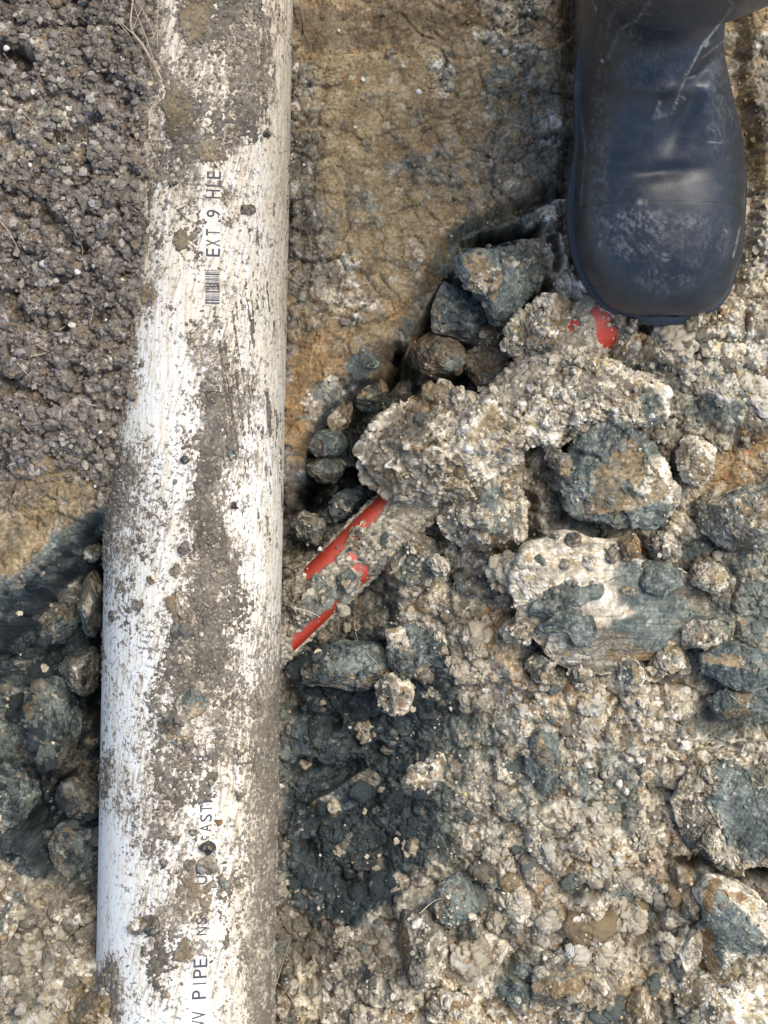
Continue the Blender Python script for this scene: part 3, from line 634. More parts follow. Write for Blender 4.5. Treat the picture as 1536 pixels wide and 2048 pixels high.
clod('clay_slab', 'pale yellow slab with a slate half at the right edge of the lower rubble', [(1340, 1600), (1360, 1550), (1395, 1510), (1450, 1492), (1540, 1478), (1600, 1560), (1590, 1700), (1530, 1735), (1480, 1742), (1420, 1702), (1375, 1692), (1350, 1650)], -.010, .026, {'c': .6, 'b': .2, 't': .6, 'm': .3}, p=.55, q=.6, vary=.7, stripe=60, cuts=5, smear=.2, amp=.8, size=.6, sub=7, tilt=(.12, -.12), patches=[(1490, 1620, 60, 110, -20, 'g', 1.1), (1385, 1640, 40, 60, -10, 'm', .8), (1420, 1600, 26, 18, 0, 'g', .9), (1540, 1540, 40, 40, 0, 'm', .5)])
clod('clay_slab', 'mottled cream, rust and slate slab near the lower right corner', [(1382, 1772), (1408, 1745), (1470, 1762), (1540, 1800), (1600, 1850), (1560, 1900), (1465, 1906), (1432, 1952), (1392, 1955), (1378, 1885), (1398, 1830)], -.002, .026, {'c': .7, 't': .5}, p=.5, q=.5, vary=.7, cuts=5, smear=.3, amp=.5, size=.4, sub=7, patches=[(1460, 1860, 80, 44, 30, 'g', .9), (1410, 1920, 40, 40, 0, 'g', 1), (1425, 1785, 16, 34, 20, 'o', .8), (1470, 1795, 30, 16, 20, 'o', .6)])
clod(CL, 'cream flaky clod filling the bottom right corner', [(1345, 1990), (1380, 1960), (1440, 1975), (1500, 1960), (1600, 1975), (1600, 2110), (1430, 2110), (1360, 2040)], .006, .026, {'c': 1, 't': .3}, patches=[(1420, 2030, 60, 20, 20, 'm', .8), (1500, 1985, 50, 14, 0, 'c', 1)])
clod(CL, 'grey speckled lump between the mottled slab and the bottom rubble', ring(1370, 1915, 34, 52, 10, seed=51), .000, .022, {'m': .6, 't': .6, 'g': .4}, sub=5)
clod(CL, 'big olive clod with cracked face near the bottom middle', [(772, 1852), (798, 1822), (850, 1818), (880, 1850), (906, 1908), (912, 1962), (882, 2002), (850, 2002), (812, 1952), (784, 1905)], -.012, .022, {'m': 1.1, 'g': .4}, patches=[(800, 1890, 26, 40, 0, 'b', .8)], size=.5)
clod(CL, 'smooth slate blue clod above the olive clod', [(862, 1800), (880, 1765), (915, 1748), (948, 1765), (956, 1810), (940, 1850), (905, 1862), (875, 1840)], -.012, .020, {'g': 1.1, 'k': .35}, size=.25)
clod(CL, 'round brown nut-sized lump right of the slate blue clod', ring(948, 1855, 16, 22, 0, seed=11), -.004, .009, {'m': 1, 'b': .6}, sub=4, size=.3)
clod(CL, 'cream spiky clod sitting on the edge of the wet blue-black patch', [(800, 1597), (826, 1540), (858, 1520), (884, 1504), (897, 1530), (884, 1572), (842, 1602)], -.012, .017, {'c': .8, 't': .7}, patches=[(880, 1550, 16, 14, 0, 'c', 1.4)], sub=5)
clod(CL, 'dark slate lump in the pale rubble below the wide striped slab', ring(1085, 1530, 34, 60, 5, seed=12), -.012, .012, {'g': 1, 'k': .4}, sub=5, size=.3)
clod(CL, 'brown rounded lump left of the mottled slab, upper of two', ring(1358, 1758, 27, 28, 0, seed=13), -.002, .014, {'b': 1, 'm': .8}, sub=5, size=.4)
clod(CL, 'brown rounded lump left of the mottled slab, lower of two', ring(1380, 1815, 24, 36, 0, seed=15), -.002, .014, {'m': 1, 'b': .3}, sub=5, size=.5)
clod(CL, 'dull brown lump above the mottled slab near the right edge', ring(1462, 1735, 34, 18, 5, seed=16), -.006, .012, {'b': 1, 'm': .9}, sub=5, size=.4)
clod(CL, 'brown wide clod with smooth ochre top at the bottom of the rubble', [(1065, 1960), (1100, 1915), (1160, 1905), (1230, 1920), (1262, 1960), (1230, 2000), (1180, 2020), (1110, 2030), (1070, 2000)], -.004, .024, {'t': .8, 'm': .5}, patches=[(1130, 1960, 60, 30, -20, 'b', 1)])
clod(CL, 'brown sloping clod at the bottom edge left of the cream corner clod', [(1200, 2050), (1240, 2000), (1290, 1975), (1330, 1990), (1320, 2050), (1280, 2100), (1200, 2110)], -.006, .022, {'b': .9, 'm': .5}, size=.4)
clod(CL, 'slate splinter of clay at the bottom between cream lumps', [(990, 1960), (1010, 1950), (1040, 1975), (1062, 2020), (1040, 2030), (1010, 2005)], -.004, .012, {'g': 1.1, 'k': .4}, sub=5, size=.3)
clod(CL, 'cream flaky lump at the bottom edge in the middle', ring(905, 2020, 60, 40, 0, seed=18), -.006, .020, {'c': .7, 't': .7}, sub=6)
# bottom left; clods in the hole carry extra dark colour for its shade
clod(CL, 'large half ochre half tan clod at the bottom edge left of the white pipe', [(118, 2060), (150, 2000), (180, 1975), (215, 1962), (250, 1985), (276, 2035), (280, 2110), (130, 2120)], .020, .030, {'t': .9, 'm': .4}, patches=[(165, 2030, 42, 60, 20, 'b', 1.3)], size=.35)
clod(CL, 'brown lump at the left frame edge above the bottom rubble', [(-40, 1700), (15, 1735), (40, 1780), (50, 1810), (38, 1850), (10, 1900), (-40, 1910)], .010, .022, {'t': .8, 'b': .6}, size=.5)
clod('clay_slab', 'leaning grey-green clay slab in the lower left hole', [(95, 1680), (130, 1630), (180, 1600), (215, 1620), (215, 1700), (190, 1780), (130, 1790), (100, 1750)], -.050, .016, {'g': .7, 'k': .9}, tilt=(-.3, .2), size=.3, patches=[(150, 1680, 10, 40, -25, 'o', .6)])
clod(CL, 'crumbly brown-grey clod against the white pipe in the lower left hole', ring(170, 1600, 46, 42, 0, seed=21), -.040, .020, {'m': 1, 'k': .5}, sub=5)
clod(CL, 'pale slate clod at the left frame edge of the lower hole', ring(25, 1600, 48, 62, 10, seed=22), -.044, .022, {'g': .9, 'k': .7}, sub=6, size=.5)
clod(CL, 'large blue-grey clod in the left hole below the smooth clay wall', [(30, 1440), (55, 1385), (100, 1350), (140, 1370), (165, 1430), (160, 1500), (120, 1540), (70, 1520), (35, 1490)], -.054, .024, {'g': .8, 'k': .9}, patches=[(75, 1350, 22, 20, 0, 'c', .6), (100, 1400, 40, 24, 30, 'g', 1)])
clod(CL, 'small grey lump with a pale top at the head of the left hole', ring(172, 1100, 24, 20, 0, seed=23), -.030, .012, {'t': .3, 'g': .8, 'k': .4}, sub=5)
clod(CL, 'tall slate column of clay beside the white pipe in the left hole', [(155, 1150), (185, 1125), (205, 1160), (200, 1270), (175, 1290), (158, 1230)], -.050, .016, {'g': .9, 'k': .7}, sub=5, size=.3)
clod(CL, 'dark slate clod below the clay column in the left hole', ring(110, 1245, 50, 40, -30, seed=24), -.062, .018, {'g': .7, 'k': .8}, sub=5, size=.4)
clod(CL, 'dark brown lump between the blue-grey clod and the pipe on the left', ring(165, 1340, 34, 55, 10, seed=25), -.055, .018, {'k': .7, 'm': .9}, sub=5, size=.4)
clod(CL, 'tan rubble lump at the foot of the leaning slab, lower left', ring(150, 1830, 40, 34, 0, seed=26), -.015, .018, {'t': 1, 'm': .4}, sub=5)
# hole right of the white pipe; lumps coloured darker to paint its shade
clod(CL, 'brownish lump under the shelf edge in the narrow part of the hole', ring(668, 820, 34, 44, 10, seed=27), -.062, .020, {'m': .7, 'd': 1}, sub=5, size=.4)
clod(CL, 'round teal knob on the sloping shelf edge', ring(740, 715, 36, 26, -25, seed=28), -.040, .016, {'g': 1.2}, sub=5, size=.2)
clod(CL, 'dark crumbly lump in the shade above the big warm clod', ring(745, 790, 44, 40, 0, seed=29), -.074, .018, {'k': .9, 'd': .8}, sub=5)
clod(CL, 'bluish nut-shaped lump beside the pipe in the dark hole', ring(648, 882, 44, 30, 15, seed=30), -.052, .016, {'g': .9, 'k': .5}, sub=5)
clod(CL, 'dull tan lump under the bluish nut-shaped lump', ring(648, 938, 48, 28, 5, seed=31), -.064, .016, {'m': 1, 'd': .5}, sub=5)
clod(CL, 'dark lump with a white fleck above the red pipe, next to the white pipe', ring(622, 1058, 46, 34, -30, seed=32), -.054, .016, {'m': .8, 'g': .5, 'k': .7}, sub=5)
clod(CL, 'dim slate lump between that dark lump and the big warm clod', ring(690, 1010, 50, 26, -35, seed=33), -.055, .015, {'k': .8, 'g': .6}, sub=5)
clod(CL, 'mud lump caked on the middle of the red pipe, upper of two', [(690, 1080), (730, 1040), (775, 1030), (790, 1065), (770, 1110), (735, 1150), (690, 1145), (672, 1110)], -.026, .010, {'t': .8, 'm': .9}, sub=5, size=.5)
clod(CL, 'mud lump caked on the red pipe right beside the white pipe', [(575, 1190), (610, 1155), (660, 1135), (685, 1160), (660, 1205), (620, 1240), (590, 1270), (566, 1260)], -.027, .010, {'m': 1, 't': .6}, sub=5, size=.5)
clod(CL, 'smooth grey-green lump pressed on the red pipe between its two red streaks', ring(695, 1165, 24, 20, -20, seed=35), -.020, .007, {'g': 1, 'm': .4}, sub=4, size=.15)
clod(CL, 'grey cracked clod right of the red pipe under the cream lump', [(775, 1110), (800, 1075), (850, 1060), (880, 1085), (885, 1130), (860, 1160), (810, 1190), (765, 1210), (755, 1165)], -.030, .020, {'m': .8, 'g': .8}, patches=[(770, 1180, 40, 16, -30, 't', .5)], size=.5)
clod('stone_chip', 'bright white chalky lump just below the cream lump in the middle', [(858, 1125), (872, 1110), (888, 1118), (897, 1140), (885, 1158), (868, 1152)], -.004, .008, {'c': 1}, sub=4, size=.2, cat='chalk lump', vary=.2)
clod(CL, 'wide slate clod with cracks below the red pipe, next to the white pipe', [(595, 1330), (640, 1290), (700, 1275), (760, 1278), (790, 1310), (780, 1360), (720, 1385), (650, 1380), (600, 1370)], -.050, .018, {'g': .9, 'k': .8}, size=.35)
clod(CL, 'slate clod right of the wide slate clod, under a thin root', [(770, 1260), (820, 1245), (880, 1262), (900, 1310), (870, 1360), (810, 1372), (780, 1330)], -.040, .018, {'g': .8, 'k': .7, 'm': .3}, size=.35)
clod(CL, 'tan spiky lump on the dark slope right of the slate clods', ring(790, 1385, 40, 40, 0, seed=37), -.034, .014, {'t': 1, 'm': .4}, sub=5)
clod('clay_slab', 'long striped slate slab sloping in the wet patch', [(600, 1620), (680, 1570), (760, 1520), (790, 1535), (740, 1590), (660, 1640), (605, 1650)], -.058, .010, {'k': 1, 'g': .5}, sub=5, size=.2)
clod('earth_clod', 'brown mud crumb stuck to the lower right of the boot toe', [(1368, 645), (1385, 618), (1412, 600), (1428, 606), (1415, 640), (1392, 662), (1366, 662)], .012, .010, {'b': .9, 'o': .3}, sub=5, size=.3)
# ridge of pale mud squeezed out along the left of the toe
for k, (a, b, r) in enumerate([(1188, 560, 17), (1203, 588, 15), (1222, 612, 15), (1246, 632, 14), (1272, 645, 12)]):
    clod(CL, 'small pale lump of squeezed mud along the left rim of the boot toe', ring(a - 6, b + 6, r * 1.2, r * .8, 45, seed=60 + k), .004, .009, {'t': .8, 'c': .6}, sub=4, size=.3, group='pale mud lumps along the toe')

# medium lumps spread through the rubble, each an object of its own
print('lumps')
proto = {}
def lump_mesh(kind, v, R=.010, k=4):
    key = (kind, v, R)
    if key in proto: return proto[key]
    V, F = ico(k)
    rs = np.random.RandomState(v * 31 + ord(kind[0]) + int(R * 5000))
    P = V * (1 + .0 * V[:, :1]) * np.array([1, .85, .62])
    for _ in range(9):
        n = rs.normal(size=3); n /= np.linalg.norm(n); dd = P @ n; lim = rs.uniform(.45, .75)
        P = P - np.clip(dd - lim, 0, None)[:, None] * n * .85
    off = rs.uniform(-5, 5, 3)
    Q = P * R + off
    w = np.zeros((len(P), 9), np.float32)
    for ch in kind: w[:, KINDS.index(ch)] += 1 if ch == kind[0] else .5
    D, hc, hf = relief([Q[:, 0], Q[:, 1], Q[:, 2]], w, v, .3 if R < .012 else .45)
    P = P + vnormals(P, F) * (D / R * .8)[:, None]
    C, kk = colour(w, None, v, hc, hf)
    me = make_mesh('earth_lump', P, F, np.concatenate([C, kk[:, None]], 1)); me.materials.append(M_EARTH)
    proto[key] = me; return me
rl = random.Random(5)
ZONES = [  # polygon, kinds, number, size range px, label, group
 ([(940, 1330), (1330, 1350), (1340, 1720), (1370, 1960), (1000, 1980), (960, 1750), (880, 1600), (900, 1430)], ['tc', 't', 'ct', 'mt', 'tm', 'g', 't'], 70, (9, 26), 'lump in the loose rubble below the wide striped slab', 'lumps in the lower right rubble'),
 ([(570, 1820), (760, 1800), (770, 2060), (560, 2060)], ['tm', 'm', 'mt', 'h'], 18, (8, 19), 'lump in the loose soil right of the lower end of the white pipe', 'lumps right of the lower white pipe'),
 ([(10, 1800), (180, 1800), (235, 1950), (120, 2050), (-20, 2050)], ['tm', 't', 'mt'], 22, (9, 22), 'lump in the heap at the lower left corner', 'lumps in the lower left heap'),
 ([(0, 1290), (190, 1120), (195, 1760), (60, 1740), (0, 1540)], ['k', 'kg', 'gk', 'mk', 'k'], 28, (9, 22), 'lump at the bottom of the left hole', 'lumps in the left hole'),  # near-black kinds chosen to paint the shade down in the hole
 ([(580, 1400), (780, 1400), (860, 1600), (800, 1800), (570, 1780)], ['kg', 'k', 'k', 'kg', 'tm', 'mk', 'k'], 34, (7, 24), 'lump in the blue-black patch right of the white pipe', 'lumps in the wet patch'),
 ([(20, 20), (270, 20), (290, 880), (30, 900)], ['h', 'hm', 'm', 'h', 'ht'], 26, (7, 17), 'lump of topsoil in the loose soil left of the white pipe', 'lumps in the loose dark topsoil'),
 ([(1180, 690), (1420, 640), (1536, 640), (1536, 960), (1400, 880), (1340, 700)], ['ct', 'tc', 't', 'm'], 18, (8, 20), 'lump in the rubble below and right of the boot', 'lumps below the boot'),
 ([(800, 1180), (1010, 1130), (1040, 1320), (900, 1420), (820, 1350)], ['tm', 'm', 't', 'mo'], 20, (8, 20), 'lump in the rubble left of the wide striped slab', 'lumps left of the striped slab'),
 ([(640, 770), (800, 700), (1000, 700), (820, 800), (640, 960)], ['mk', 'm', 'kg'], 3, (8, 15), 'lump in the shaded hole under the brown shelf edge', 'lumps in the shaded hole'),  # dark kinds stand for the shade under the shelf
]
LW = {'tc': 'tan', 't': 'tan', 'ct': 'cream', 'mt': 'brown', 'tm': 'beige', 'g': 'slate', 'm': 'brown', 'h': 'dark', 'gk': 'slate', 'kg': 'blue-black', 'mk': 'dark brown', 'k': 'black', 'c': 'cream', 'b': 'ochre', 'hm': 'dark', 'ht': 'greyish', 'mo': 'rusty'}
def pip(a, b, poly):
    return bool(inside(np.array([float(a)]), np.array([float(b)]), poly)[0])
BIG = [([(880, 1380), (1340, 1360), (1345, 1700), (1370, 2040), (930, 2040), (960, 1800), (860, 1640)], ['tc', 'm', 'g', 'c', 't', 'b', 'mt', 'tm'], 34, (24, 52), 'broken clod in the rubble below the striped slab', 'clods in the lower right rubble'),
 ([(1180, 660), (1536, 660), (1536, 960), (1400, 880), (1340, 700)], ['c', 'tc', 't', 'm'], 9, (24, 44), 'broken clod in the rubble below the boot', 'clods below the boot'),
 ([(790, 1180), (1010, 1130), (1040, 1320), (930, 1420), (820, 1350)], ['tm', 'm', 'g', 't'], 10, (22, 42), 'broken clod left of the striped slab', 'clods left of the striped slab'),
 ([(575, 1830), (760, 1830), (770, 2060), (565, 2060)], ['m', 'tm', 'h'], 6, (22, 38), 'broken clod right of the lower end of the white pipe', 'clods right of the lower white pipe'),
 ([(10, 1820), (170, 1820), (200, 1950), (100, 2050), (-20, 2050)], ['t', 'mt', 'tc'], 7, (24, 44), 'broken clod in the heap at the lower left corner', 'clods in the lower left heap'),
 ([(590, 1400), (790, 1400), (850, 1600), (790, 1800), (580, 1780)], ['k', 'kg', 'k'], 11, (22, 46), 'broken clod in the blue-black patch right of the white pipe', 'clods in the wet patch'),
 ([(0, 1290), (150, 1160), (190, 1560), (60, 1740), (0, 1540)], ['k', 'kg', 'k'], 8, (22, 40), 'broken clod at the bottom of the left hole', 'clods in the left hole'),  # colours kept dark as painted shade of the hole
 ([(10, 30), (270, 20), (280, 860), (20, 900)], ['h', 'hm', 'h'], 12, (14, 32), 'broken clod of topsoil in the loose dark soil left of the white pipe', 'clods in the dark topsoil'),
 ([(600, 140), (1100, 130), (1100, 380), (880, 520), (600, 560)], ['b', 'm'], 5, (14, 26), 'lump pressed into the brown shelf right of the white pipe', 'lumps in the brown shelf')]
for poly, ks, n, (s0, s1), lab, grp in BIG + ZONES:
    big_ = s0 > 13; xs = [p[0] for p in poly]; ys = [p[1] for p in poly]; c = 0
    while c < n:
        a = rl.uniform(min(xs), max(xs)); b = rl.uniform(min(ys), max(ys))
        if not pip(a, b, poly): continue
        r = s0 + (s1 - s0) * rl.random() ** 2.2
        x, y, _ = at(a, b, 0); z = float(ground_z(x, y)[0]); x, y, _ = at(a, b, z); z = float(ground_z(x, y)[0])
        R = r / S
        kd = rl.choice(ks); o = link('earth_clod' if big_ else 'earth_lump', lump_mesh(kd, rl.randrange(4), *((.013, 5) if s0 > 13 else (.010, 4))), None, loc=(x, y, z - R * (.25 if s0 < 13 else .42)))
        o.scale = (R * rl.uniform(.8, 1.3), R * rl.uniform(.8, 1.2), R * rl.uniform(.8, 1.2)); o.rotation_euler = (rl.uniform(-.5, .5), rl.uniform(-.5, .5), rl.uniform(0, 6.28))
        sz = 'bigger' if r > s0 + .45 * (s1 - s0) else ('middling' if r > s0 + .14 * (s1 - s0) else 'small'); cw = LW[kd]
        tag(o, sz + ' ' + cw + ' ' + lab, 'earth clod' if big_ else 'earth lump', sz + ' ' + cw + ' ' + grp); c += 1
        hw_ = 4 if s0 < 13 else 16
        for dx in range(-hw_, hw_ + 1):
            for dy in range(-hw_, hw_ + 1):
                ux, uy = dx * RES, dy * RES
                if math.hypot(ux, uy) < R * .9:
                    i, j = cell(np.array([x + ux]), np.array([y + uy])); rr_ = math.hypot(ux, uy) / R; TOP[i, j] = max(TOP[i[0], j[0]], z + R * ((.3 if s0 < 13 else .16) * (1 - rr_ * rr_)))

# ------------------------------------------------------------------ white pipe
print('pipe')
R_P = .0590
def axis_x(y): return -.1225 - 0.0 + (y - .198) * .0195          # centre line of the pipe in plan
def pipe_pt(px, py):
    """photo pixel -> point on the pipe surface, angle from the top"""
    z = R_P
    for _ in range(12):
        x, y, _z = at(px, py, z); d = np.clip(x - axis_x(y), -R_P * .999, R_P * .999); z = math.sqrt(R_P ** 2 - d * d)
    return x, y, z, math.asin(d / R_P)
PMUD = """
77475782
77465792
66565681
55573671
55685631
54575421
54454432
54433332
64324332
74324332
53246332
63127741
62137752
73246742
75437652
76436631
65457621
54347741
43348742
33458743
33459743
33467754
33575755
34475755
44553345
35653344
13543446
12446445
12563346
22543346
63332346
73232346
"""
_PM0 = 0
_PM = np.array([[int(c) for c in r] for r in PMUD.split()], np.float32) / 9
def pipe_grid(a0, a1, da, ystep):
    yy = np.concatenate([np.linspace(-1.6, -.66, 12), np.arange(-.65, -.37, ystep * 2.2), np.arange(-.37, .37, ystep), np.arange(.37, .65, ystep * 2.2), np.linspace(.66, 1.6, 12)])
    aa = np.arange(a0, a1, da)
    return yy, aa
yy, aa = pipe_grid(-1.75, 1.75, .0125, .0007)
A, YY = np.meshgrid(aa, yy); psh = A.shape; A = A.ravel(); YY = YY.ravel()
CX = axis_x(YY)
px_, py_ = proj(CX + R_P * np.sin(A), YY, R_P * np.cos(A))
left = 585 - 355 - py_ * .0195
q8 = (px_ - left) / 355
sarc = A * R_P                                          # distance round the pipe
def bilp(M, u, v):
    u = np.clip(u, 0, M.shape[1] - 1.001); v = np.clip(v, 0, M.shape[0] - 1.001); i = u.astype(int); j = v.astype(int); fu = u - i; fv = v - j
    return (M[j, i] * (1 - fu) + M[j, i + 1] * fu) * (1 - fv) + (M[j + 1, i] * (1 - fu) + M[j + 1, i + 1] * fu) * fv
wob = fbm2(sarc * 60, YY * 60, 3, 210)
dens = bilp(_PM, q8 * 8 - .5 + .7 * fbm2(sarc * 45, YY * 30, 3, 201), py_ / 64 - .5 + .7 * fbm2(sarc * 45, YY * 30, 3, 202))
# words stay readable where the photograph shows them
def keep(cx, cy, rx, ry, amt):
    global dens
    d = ((px_ - cx) / rx) ** 2 + ((py_ - cy) / ry) ** 2
    dens = dens - amt * np.clip(1.4 - d, 0, 1)
for c in [(426, 495, 20, 26, .35), (426, 465, 20, 22, .35), (426, 427, 20, 16, .35), (426, 388, 18, 16, .25), (428, 352, 18, 16, .3), (398, 1975, 24, 34, .4), (398, 2030, 24, 26, .4), (403, 1755, 18, 20, .28), (412, 1635, 18, 34, .16), (425, 553, 18, 14, .3), (425, 595, 18, 16, .3), (400, 1930, 16, 16, .2), (430, 70, 1, 1, 0)]: keep(*c)
BL = [(390, 25, 34, 70, .5), (355, 225, 26, 60, .5), (415, 300, 26, 22, .4), (360, 480, 18, 18, .5), (450, 395, 14, 16, .3), (355, 1210, 20, 32, .4), (385, 1800, 40, 50, .35), (380, 1900, 36, 30, .35), (300, 590, 24, 26, .3)]
ochre = 0
for (cx, cy, rx, ry, st) in BL:
    d = ((px_ + 10 * wob - cx) / rx) ** 2 + ((py_ + 14 * wob - cy) / ry) ** 2
    ochre = np.maximum(ochre, np.clip(1.3 - d, 0, 1)); dens = dens + st * np.clip(1.3 - d, 0, 1)
F1, F2, Hm1, T1 = worley([sarc + .0012 * wob, YY], 400., 220)
F1b, F2b, Hm2, T2 = worley([sarc + .0012 * wob, YY], 760., 221)
stre = fbm2((sarc + .25 * 0 * YY) * 420, YY * 38, 3, 230)
diag = fbm2((sarc + .17 * YY) * 380, YY * 22, 3, 231, .6)
dz_ = sstep(.55, .72, q8) * sstep(480, 620, py_) * sstep(1180, 1000, py_)
lz_ = np.maximum(sstep(.72, .85, q8) * sstep(1300, 1000, py_), .6 * sstep(.42, .2, q8) * sstep(250, 350, py_) * sstep(1000, 850, py_))
m = (dens - .5) * .88 - .120 - .09 * sstep(.66, .82, q8) * sstep(1250, 1100, py_) + .30 * fbm2(sarc * 110, YY * 80, 5, 205, .68) + .34 * (rnd(Hm1, 2) - .5) + .22 * (rnd(Hm2, 2) - .5) + .50 * fbm2(sarc * 40, YY * 26, 3, 206) + 1.0 * diag * dz_ - .03 * dz_ + .75 * stre * lz_ - .05 * lz_
dome = (1 - F1 * F1 * 1.1)
smooth_o = np.clip(ochre, 0, 1)
th = np.where(m > 0, .00035 + np.clip(m, 0, .5) * .0036 * ((.35 + .9 * rnd(Hm1, 1)) * dome + .35 * (1 - F1b)) * (1 - .6 * smooth_o) + .0008 * smooth_o, -.0012)
# sides: the crust thins out towards where the pipe turns under
th = np.where(np.abs(A) > 1.65, -.001, th)
rr = R_P + th
VC = np.stack([CX + rr * np.sin(A), YY, rr * np.cos(A)], 1)
Wm = np.zeros((len(A), 9), np.float32); Wm[:, 0] = .9; Wm[:, 7] = .9; Wm[:, 1] = .35
Wm[:, 3] = smooth_o * 1.8; Wm[:, 4] = smooth_o * .3
Wm[:, 1] += .8 * sstep(1400, 1700, py_) * sstep(.7, .95, q8)
Cm, kk = colour(Wm, None, 8, Hm1, Hm2, soft=.5); Cm = Cm * (.74 * np.clip(1 + .5 * fbm2(sarc * 45, YY * 35, 3, 208), .6, 1.5))[:, None]
fac = grid_faces(*psh)
keepf = (m[fac] > 0).any(1)
fac2 = fac[keepf]; used = np.unique(fac2); re = np.full(len(A), -1); re[used] = np.arange(len(used))
pipe = empty('white_pipe', (0, 0, 0))
tag(pipe, 'white plastic drain pipe caked with mud, lying along the trench with black print', 'pipe')
crust = link('mud_crust', make_mesh('mud_crust', VC[used], re[fac2], np.concatenate([Cm[used], np.full((len(used), 1), .95, np.float32)], 1)), M_MUD, pipe)
# wall, with thin dried film
film = .36 + .22 * sstep(.80, .98, q8) * sstep(1500, 1000, py_) + .35 * sstep(.5, .9, q8) * sstep(1300, 1500, py_) + .25 * sstep(900, 500, py_) - .18 * sstep(.32, .12, q8) * sstep(900, 1100, py_)
slant = sarc + .17 * YY * sstep(.45, .7, q8) * sstep(300, 600, py_) * sstep(1150, 900, py_)
st1 = fbm2(slant * 700, YY * 26, 4, 240, .6); st2 = fbm2(slant * 220, YY * 14, 3, 250); st3 = fbm2(sarc * 420, YY * 420, 3, 255)
f = np.clip(film + .55 * st1 + .35 * st2 + .25 * st3, 0, 1)
f = np.clip(f * 1.3 - .15, 0, 1)[:, None]
white = np.array([.73, .74, .71]); tan = np.array([.60, .49, .33]); brown = np.array([.27, .20, .125])
Cw = white * (1 - f * .9) + tan * f * .9
g = np.clip((st1 + .5 * st3 - .24 + .35 * sstep(.8, .97, q8)) * 2.2, 0, 1)[:, None] * np.clip(film, 0, 1)[:, None] * .85
Cw = Cw * (1 - g) + brown * g
yw = np.clip(fbm2(sarc * 50, YY * 30, 3, 260), 0, 1)[:, None]
Cw = Cw * (1 - .25 * yw) + np.array([.78, .72, .56]) * .25 * yw
VW = np.stack([CX + R_P * np.sin(A), YY, R_P * np.cos(A)], 1)
link('pipe_wall', make_mesh('pipe_wall', VW, fac, np.concatenate([Cw, np.clip(dens * .9 + .30 * sstep(.8, .95, q8) * sstep(1150, 1400, py_) + .06 * sstep(.8, .95, q8) + .15 * wob + .05, 0, 1)[:, None]], 1).astype(np.float32)), M_PVC, pipe)
ab = np.linspace(1.74, 2 * math.pi - 1.74, 40); yb = np.linspace(-1.6, 1.6, 9); AB, YB = np.meshgrid(ab, yb)
AB = AB.ravel(); YB = YB.ravel()
cb = np.tile(np.array([[.45, .38, .28, .9]], np.float32), (len(AB), 1))
link('pipe_underside', make_mesh('pipe_underside', np.stack([axis_x(YB) + R_P * np.sin(AB), YB, R_P * np.cos(AB)], 1), grid_faces(9, 40), cb), M_PVC, pipe)
splat(VC[:, 0], VC[:, 1], np.maximum(VC[:, 2], VW[:, 2]).astype(np.float32), 5)

def glyphs(chars, name='lettering'):
    """chars: (character, px, py, height px, width px) reading up the pipe; wrapped onto its surface"""
    Vs = []; Fs = []; n = 0
    for ch, px, py, hh, ww in chars:
        cu = bpy.data.curves.new('t', 'FONT'); cu.body = ch; cu.size = 1; cu.resolution_u = 3; cu.align_x = 'CENTER'
        cu.offset = .003
        o = bpy.data.objects.new('t', cu); COL.objects.link(o)
        dg = bpy.context.evaluated_depsgraph_get(); me = bpy.data.meshes.new_from_object(o.evaluated_get(dg))
        COL.objects.unlink(o); bpy.data.objects.remove(o)
        import bmesh
        bm = bmesh.new(); bm.from_mesh(me); bmesh.ops.triangulate(bm, faces=bm.faces[:])
        for it in range(2):
            es = [e for e in bm.edges if e.calc_length() > .12]
            if es: bmesh.ops.subdivide_edges(bm, edges=es, cuts=2); bmesh.ops.triangulate(bm, faces=bm.faces[:])
        v = np.array([q.co[:2] for q in bm.verts]); f = np.array([[q.index for q in p.verts] for p in bm.faces])
        bm.verts.index_update()
        v = v - (v.max(0) + v.min(0)) / 2; v /= np.maximum(np.ptp(v, axis=0), .05)
        if ch in 'I1|l': v[:, 0] *= .25 if ch != 'I' else .22
        x0, y0, z0, a0 = pipe_pt(px, py); k = 1 / 3150.
        # text up direction points to -x of the photo, reading direction to +y
        a = a0 - v[:, 1] * hh * k / R_P; y = y0 + v[:, 0] * ww * k
        r = R_P + .00028
        Vs.append(np.stack([axis_x(y) + r * np.sin(a), y, r * np.cos(a)], 1)); Fs.append(f + n); n += len(v)
        bm.free()
    V = np.concatenate(Vs); F = np.concatenate(Fs)
    return link(name, make_mesh(name, V, F, np.tile(np.array([[.060, .063, .080, 1]], np.float32), (len(V), 1))), M_INK, pipe)
H_ = 28
glyphs([('E', 426, 505, H_, 16), ('X', 426, 486, H_, 14), ('T', 426, 465, H_, 13)])
glyphs([('9', 427, 427, H_, 15)])
glyphs([('H', 426, 388, H_, 17), ('L', 427, 367, H_, 13), ('E', 428, 350, H_, 15)])
glyphs([('D', 396, 2082, H_, 17), ('W', 397, 2052, H_, 24), ('V', 398, 2030, H_, 16)])
glyphs([('P', 398, 1989, H_, 18), ('I', 399, 1967, H_, 12), ('P', 400, 1947, H_, 18), ('E', 401, 1926, H_, 17)])
glyphs([('U', 403, 1760, 24, 17), ('P', 404, 1740, 24, 15)])
glyphs([('c', 409, 1676, 12, 9)])
glyphs([('A', 411, 1656, 24, 15), ('S', 412, 1636, 24, 15), ('T', 412, 1617, 24, 14), ('M', 413, 1596, 24, 18)])
glyphs([('N', 403, 1862, 22, 16), ('S', 403, 1842, 22, 14)])
glyphs([('8', 406, 1517, 24, 14)])
glyphs([('T', 415, 1045, 24, 14), ('Y', 415, 1026, 24, 14)])
